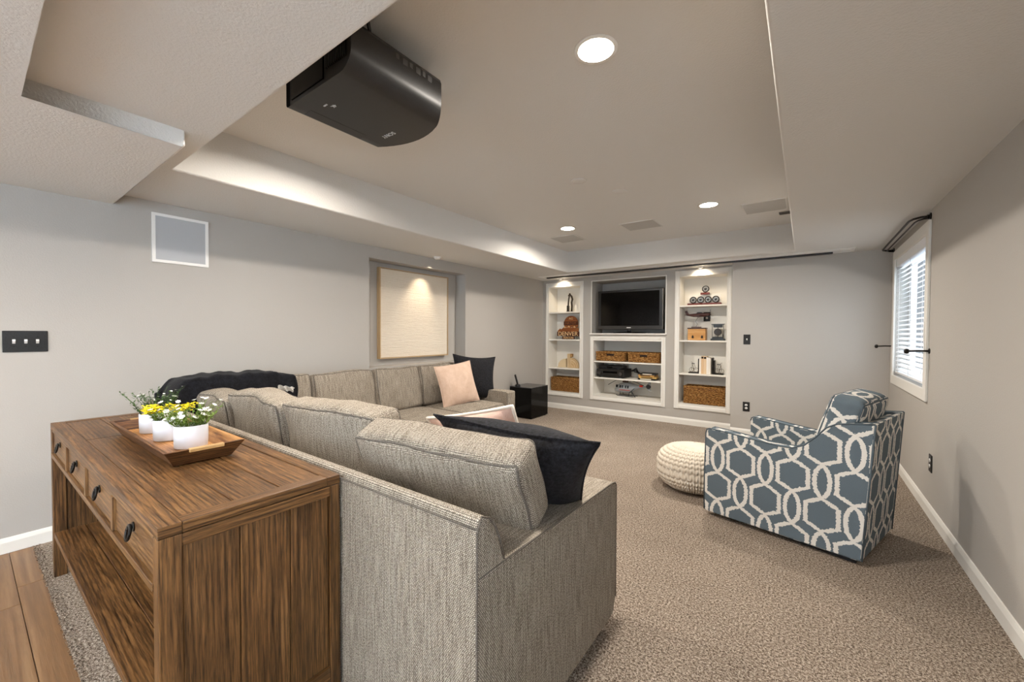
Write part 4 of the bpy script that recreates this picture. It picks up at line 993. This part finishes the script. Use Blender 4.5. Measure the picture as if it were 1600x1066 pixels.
for x, w_ in ((-.205, .03), (-.125, .022), (-.085, .022), (-.03, .022), (.01, .022)): MB().box(x, x + w_, -.0775 if x > -.2 else -.054, -.05 if x > -.2 else -.03, .135, .178).build('cabin_window', M_HW, hc, bevel=.004)
MB().box(-.13, .05, -.0745, -.055, .10, .106).build('stripe', M_HR, hc); MB().box(.19, .245, -.019, .019, .168, .2).build('tail_band', M_HR, hc, bevel=.003)
MB().prism([(.30, .20), (.345, .262), (.375, .262), (.36, .19), (.375, .12), (.33, .12)], -.006, .006, 'y').build('tail_fin', M_HG, hc)
MB().cyl((.335, -.012, .185), (.335, .012, .185), .036, n=18).build('tail_rotor', flat('rotor_dark', '#34363a', .4), hc)
MB().cyl((-.06, 0, .215), (-.06, 0, .262), .016, n=10).box(-.1, -.02, -.022, .022, .222, .245).build('rotor_mast', flat('rotor_brown', '#4a3028', .5), hc)
for dx, dz in ((-.30, -.10), (.33, -.06)): MB().tube([(-.06, -.01, .258), (-.06 + dx * .5, -.02, .250), (-.06 + dx, -.03, .26 + dz)], .005, 5).build('rotor_blade', D.materials['rotor_dark'], hc)
MB().tube([(-.06, 0, .258), (-.03, .1, .257), (0.0, .19, .22)], .005, 5).build('rotor_blade', D.materials['rotor_dark'], hc)
for y in (-.065, .065):
    MB().tube([(-.19, y, .02), (-.17, y, .008), (.08, y, .008), (.12, y, .009)], .006, 6).build('skid', D.materials['rotor_dark'], hc)
for x in (-.13, .03): MB().tube([(x, -.065, .008), (x, -.04, .065), (x, .04, .065), (x, .065, .008)], .005, 6).build('strut', D.materials['rotor_dark'], hc)
MB().tube([(.06, -.04, .10), (.13, -.07, .03), (.15, -.07, .008)], .007, 6).tube([(.12, -.05, .14), (.05, -.06, .07)], .006, 6).build('rear_strut', D.materials['rotor_dark'], hc)
# statuette
t = thing('statuette', 'slim dark bronze statuette of an embracing pair on the top shelf', 'statuette', (-3.36, 6.36, 1.6955), R(10))
M_BRZ = flat('bronze_patina', '#3a3128', .35, .7)
MB().box(-.055, .05, -.04, .04, 0, .014).build('plinth', M_BRZ, t, bevel=.003)
MB().box(-.052, -.012, -.025, .025, .014, .115).build('pedestal_block', M_BRZ, t, bevel=.006)
MB().tube([(.03, 0, .012), (.036, 0, .10), (.03, 0, .17), (.045, 0, .225), (.03, 0, .275), (.005, 0, .30)], .017, 8).lathe([(0, -.02), (.015, -.012), (.018, 0), (.014, .014), (0, .02)], 10, (-.004, 0, .315)).build('figure', M_BRZ, t)
MB().tube([(-.03, 0, .11), (-.028, 0, .17), (-.022, 0, .23), (-.012, 0, .285), (.005, 0, .30)], .013, 8).lathe([(0, -.016), (.013, -.01), (.015, 0), (.011, .012), (0, .016)], 10, (-.022, 0, .292)).build('figure', M_BRZ, t)
# wooden sign
t = thing('wooden_sign', 'layered wooden plaque lettered DENVER with cut-out mountains', 'sign', (-3.38, 6.36, 1.2155), R(0))
M_SW = wood('sign_wood', '#5e3015', '#8a4d22', '#a76a33', .5, 2, .85); M_SD = wood('sign_wood_dark', '#2e160b', '#4a2513', '#5f3219', .5, 2, .8); M_SL = flat('sign_pale_wood', '#e3bd8a', .6)
disc = [(.045 + .14 * math.cos(R(-25 + 230 * i / 20)), .275 + .14 * math.sin(R(-25 + 230 * i / 20))) for i in range(21)]
MB().prism(disc, -.006, .006, 'y').build('round_plaque', M_SW, t)
MB().box(-.095, .185, -.014, -.006, .255, .315).build('name_band', M_SD, t, bevel=.002, seg=1)
mt_ = [(-.215, .10), (-.215, .15), (-.17, .19), (-.14, .175), (-.07, .235), (-.03, .20), (.01, .245), (.06, .20), (.12, .24), (.16, .21), (.20, .19), (.20, .10)]
MB().prism(mt_, -.016, -.004, 'y').build('mountain_layer', M_SW, t)
for px, pz in ((-.07, .235), (.01, .245), (.12, .24)): MB().prism([(px, pz - .002), (px - .03, pz - .036), (px - .01, pz - .028), (px + .004, pz - .04), (px + .018, pz - .028), (px + .033, pz - .034)], -.019, -.015, 'y').build('snow_cap', M_SL, t)
MB().box(-.225, .215, -.022, -.01, .055, .135).build('letter_band', M_SD, t, bevel=.002, seg=1); MB().box(-.12, .125, -.02, -.008, 0, .052).build('foot_band', M_SD, t, bevel=.002, seg=1)
RX = Matrix.Rotation(R(90), 4, 'X')
text_mesh('DENVER', .105, .002, M_SL, 'lettering', t, Matrix.Translation((-.005, -.0235, .095)) @ RX); text_mesh('TEACON', .05, .002, M_SL, 'lettering', t, Matrix.Translation((.002, -.0215, .026)) @ RX)
text_mesh('HATCH', .062, .002, M_SW, 'lettering', t, Matrix.Translation((.045, -.0155, .285)) @ RX); text_mesh('AG', .055, .002, M_SL, 'lettering', t, Matrix.Translation((.045, -.0075, .365)) @ RX)
# pale arch bookends
M_PALE = wood('pale_pine', '#c9a878', '#dcc096', '#e8d3b0', .55, 1.5, .92); M_TRAV = paint('travertine', '#d8c4a0', 40, .3, .004, .7)
t = thing('wooden_bookend', 'pale wooden upright bookend with a carved quarter arch', 'bookend', (-3.33, 6.36, .7155))
MB().box(-.06, .0, -.035, .035, 0, .245).build('upright', M_PALE, t, bevel=.003, grain='z'); MB().box(0, .03, -.03, .03, .19, .245).build('cap_block', wood('tan_cap', '#9a7440', '#b58a50', '#c79c60', .5, 2, .9), t, bevel=.002)
arc = [(0, .0)] + [(.165 * math.cos(R(a_)), .175 * math.sin(R(a_))) for a_ in range(0, 91, 10)]
MB().prism(arc, -.03, .03, 'y').build('quarter_arch', M_PALE, t, bevel=.002, seg=1)
for rr in (.07, .11, .145): MB().tube([(rr * math.cos(R(a_)), -.031, rr * 1.06 * math.sin(R(a_)) + .003) for a_ in range(4, 88, 12)], .004, 5).build('carved_ring', D.materials['tan_cap'], t)
t = thing('stone_bookend', 'small travertine half-round bookend left of the wooden bookend', 'bookend', (-3.52, 6.39, .7155))
MB().prism([(.09, 0), (.09, .155), (.04, .15), (-.02, .12), (-.06, .07), (-.075, 0)], -.035, .035, 'y').build('half_round', M_TRAV, t, bevel=.004); MB().box(-.08, .095, -.04, .04, 0, .006).build('base_plate', M_TRAV, t)
# medal display
t = thing('medal_display', 'framed medals in two tiers on red wooden bars, top shelf', 'display', (-1.185, 6.37, 1.7355), R(0))
M_RED = wood('mahogany', '#3a1410', '#5d231b', '#74322a', .4, 2, .8); M_SIL = flat('medal_silver', '#8d8a84', .3, .8); M_MED = flat('medal_dark', '#2f2d2b', .4, .5)
MB().box(-.225, .225, -.03, .03, 0, .034).build('base_bar', M_RED, t, bevel=.003); MB().box(-.05, .07, -.02, .02, .155, .185).build('upper_bar', M_RED, t, bevel=.003)
MB().box(-.21, .21, .022, .028, .034, .15).box(-.02, .03, .022, .028, .15, .20).build('clear_back', M_TRIM, t)
for x, z, rr in ((-.15, .083, .042), (-.05, .083, .042), (.05, .083, .042), (.15, .083, .042), (.015, .236, .042)):
    ring_ = MB().tube([(x + rr * math.cos(2 * math.pi * i / 20), 0, z + rr * math.sin(2 * math.pi * i / 20)) for i in range(20)], .0075, 6, True).build('medal_ring', M_MED, t)
    MB().cyl((x, -.004, z), (x, .006, z), rr * .8, n=20).build('medal_face', M_SIL, ring_)
    MB().prism([(x - .016, z - .016), (x + .004, z - .02), (x + .018, z - .004), (x + .012, z + .018), (x - .006, z + .01), (x - .018, z + .014)], -.008, -.004, 'y').build('relief', M_MED, ring_)
# airplane on stand
t = thing('model_airplane', 'dark wooden model airplane on a wire stand, second shelf', 'model airplane', (-1.27, 6.36, 1.413), R(0))
M_AIR = wood('airplane_walnut', '#28120b', '#42201a', '#59302a', .35, 2, .8)
fu = [(-.165, .008, .19), (-.12, .014, .185), (-.05, .026, .18), (.02, .03, .18), (.10, .026, .185), (.15, .02, .19), (.165, .012, .19)]
b = MB(); nn = 14
b.add([(x, r * math.cos(2 * math.pi * j / nn), z + r * math.sin(2 * math.pi * j / nn)) for x, r, z in fu for j in range(nn)], [(i * nn + j, i * nn + (j + 1) % nn, (i + 1) * nn + (j + 1) % nn, (i + 1) * nn + j) for i in range(len(fu) - 1) for j in range(nn)] + [list(range(nn)), [(len(fu) - 1) * nn + j for j in range(nn)]], True)
b.build('fuselage', M_AIR, t)
MB().prism([(-.03, -.13), (.05, -.13), (.07, 0), (.05, .12), (-.03, .12), (-.02, 0)], .160, .168, 'z').build('wing', M_AIR, t); MB().prism([(-.165, .195), (-.175, .245), (-.145, .25), (-.12, .195)], -.004, .004, 'y').build('tail_fin', M_AIR, t)
MB().prism([(-.17, -.05), (-.135, -.05), (-.125, 0), (-.135, .05), (-.17, .05)], .186, .191, 'z').build('tailplane', M_AIR, t); MB().prism([(-.02, .205), (.0, .225), (.05, .225), (.075, .205)], -.012, .012, 'y').build('canopy', M_BLACK, t)
MB().box(.166, .17, -.004, .004, .12, .26).cyl((.16, 0, .19), (.18, 0, .19), .01, .003, n=8).build('propeller', M_BLACK, t)
MB().tube([(-.02, 0, .012), (.0, 0, .05), (-.03, 0, .09), (.01, 0, .155)], .0035, 5).build('wire_stand', M_SIL, t); MB().box(-.08, .05, -.03, .03, 0, .012).build('stand_base', M_AIR, t, bevel=.003)
t = thing('radio_box', 'small honey wood radio box with two knobs under the airplane', 'radio', (-1.275, 6.38, 1.2285), R(0))
MB().box(-.12, .12, -.06, .06, 0, .165).build('case', wood('honey_maple', '#b77d3e', '#d29a57', '#e0b274', .4, 1.2, .9), t, bevel=.004); MB().box(-.125, .125, -.065, .065, .165, .181).build('lid', M_AIR, t, bevel=.003)
for x in (-.05, .075): MB().prism([(x - .013, .03), (x + .013, .03), (x + .011, .06), (x, .075), (x - .011, .06)], -.068, -.058, 'y').build('knob', M_BRONZE, t)
t = thing('mantel_clock', 'black skeleton clock with glass pillars, right on the second shelf', 'clock', (-1.0, 6.38, 1.2285), R(0))
MB().prism([(-.092, 0), (.092, 0), (.092, .022), (.07, .03), (.06, .052), (-.06, .052), (-.07, .03), (-.092, .022)], -.045, .03, 'y').build('base', M_BLACK, t, bevel=.002, seg=1)
MB().prism([(-.055, .185), (.055, .185), (.06, .222), (.085, .228), (.085, .236), (-.085, .236), (-.085, .228), (-.06, .222)], -.04, .0, 'y').build('top_plate', M_BLACK, t)
for x in (-.072, .072): MB().cyl((x, -.03, .022), (x, -.03, .228), .0045, n=8).build('pillar', M_SIL, t)
MB().cyl((-.003, -.012, .12), (-.003, .01, .12), .042, n=20).build('dial', flat('clock_dial', '#2a201c', .4), t); MB().tube([(-.003 + .045 * math.cos(2 * math.pi * i / 18), -.01, .12 + .045 * math.sin(2 * math.pi * i / 18)) for i in range(18)], .005, 6, True).build('dial_ring', M_BRZ, t)
MB().cyl((-.003, 0, .05), (-.003, 0, .19), .005, n=8).cyl((.066, -.04, .05), (.066, -.04, .09), .006, n=8).build('movement_post', M_BLACK, t)
plate('black outlet on the bookcase back wall behind the model airplane', 'outlet', (-1.172, 6.5085, 1.575), 0, .09, .135, 'o')
# bicycle bookends and books
for sg, x, lab in ((-1, -1.232, 'black bookend with a wire bicycle, left of the cream books'), (1, -1.062, 'black bookend with a wire bicycle, right of the cream books')):
    t = thing('bicycle_bookend', lab, 'bookend', (x, 6.35, .7465), 0, 'bicycle bookends')
    MB().box(min(0, sg * .145), max(0, sg * .145), -.045, .045, 0, .016).build('base', M_BRONZE, t, bevel=.002, seg=1); MB().box(min(0, sg * .014), max(0, sg * .014), -.045, .045, .016, .215 if sg < 0 else .235).build('upright', M_BRONZE, t, bevel=.002, seg=1)
    if sg > 0: MB().box(.0145, .034, -.04, .04, .016, .20).build('backing_block', M_BRONZE, t)
    wm = flat('aged_wire', '#6a5a3e', .4, .7) if sg < 0 else D.materials['aged_wire']
    for wx in ((.045, .11) if sg < 0 else (.06, .118)):
        cx_ = sg * wx; MB().tube([(cx_ + .03 * math.cos(2 * math.pi * i / 16), 0, .048 + .03 * math.sin(2 * math.pi * i / 16)) for i in range(16)], .0028, 5, True).build('wheel', wm, t)
    a_, b_ = (sg * .045, sg * .11) if sg < 0 else (sg * .06, sg * .118)
    mx = (a_ + b_) / 2
    MB().tube([(a_, 0, .048), (mx, 0, .055), (mx - sg * .012, 0, .12), (a_, 0, .048)], .0028, 5).tube([(mx, 0, .055), (b_ - sg * .012, 0, .125), (mx - sg * .012, 0, .12)], .0028, 5).tube([(b_, 0, .048), (b_ - sg * .014, 0, .155), (b_ + sg * .006, 0, .165)], .0028, 5).build('bicycle_frame', wm, t)
    MB().box(mx - .03, mx + .01, -.012, .012, .135, .145).build('saddle', M_BRONZE, t)
for i, (w_, c_, lab) in enumerate(((.026, '#ece5da', 'white book next to the left bicycle bookend'), (.034, '#d9b78e', 'tan book second in the row of books'), (.036, '#e2c6a2', 'pale tan book third in the row of books'), (.03, '#efe9e0', 'white book fourth in the row, larger spine'), (.026, '#e9e2d6', 'white book against the right bicycle bookend'))):
    x = -1.2295 + sum((.026, .034, .036, .03, .026)[:i]) + .002
    t = thing('book', lab, 'book', (x + w_ / 2, 6.36, .7465), 0, 'books between the bicycle bookends')
    hh = (.225, .255, .253, .238, .232)[i]
    cv = flat('book_cover', c_, .6)
    MB().box(-w_ / 2 + .0005, -w_ / 2 + .0025, -.07, .08, 0, hh).build('cover', cv, t); MB().box(w_ / 2 - .0025, w_ / 2 - .0005, -.07, .08, 0, hh).build('cover', cv, t); MB().box(-w_ / 2 + .0005, w_ / 2 - .0005, -.073, -.07, 0, hh).build('spine', cv, t)
    MB().box(-w_ / 2 + .003, w_ / 2 - .003, -.069, .076, .003, hh - .004).build('page_block', D.materials.get('paper_pages') or flat('paper_pages', '#f2ecdf', .8), t)
    if i in (1, 2): MB().box(-w_ / 2 + .004, w_ / 2 - .004, -.0745, -.0725, hh - .035, hh - .008).build('spine_label', M_BRONZE, t)
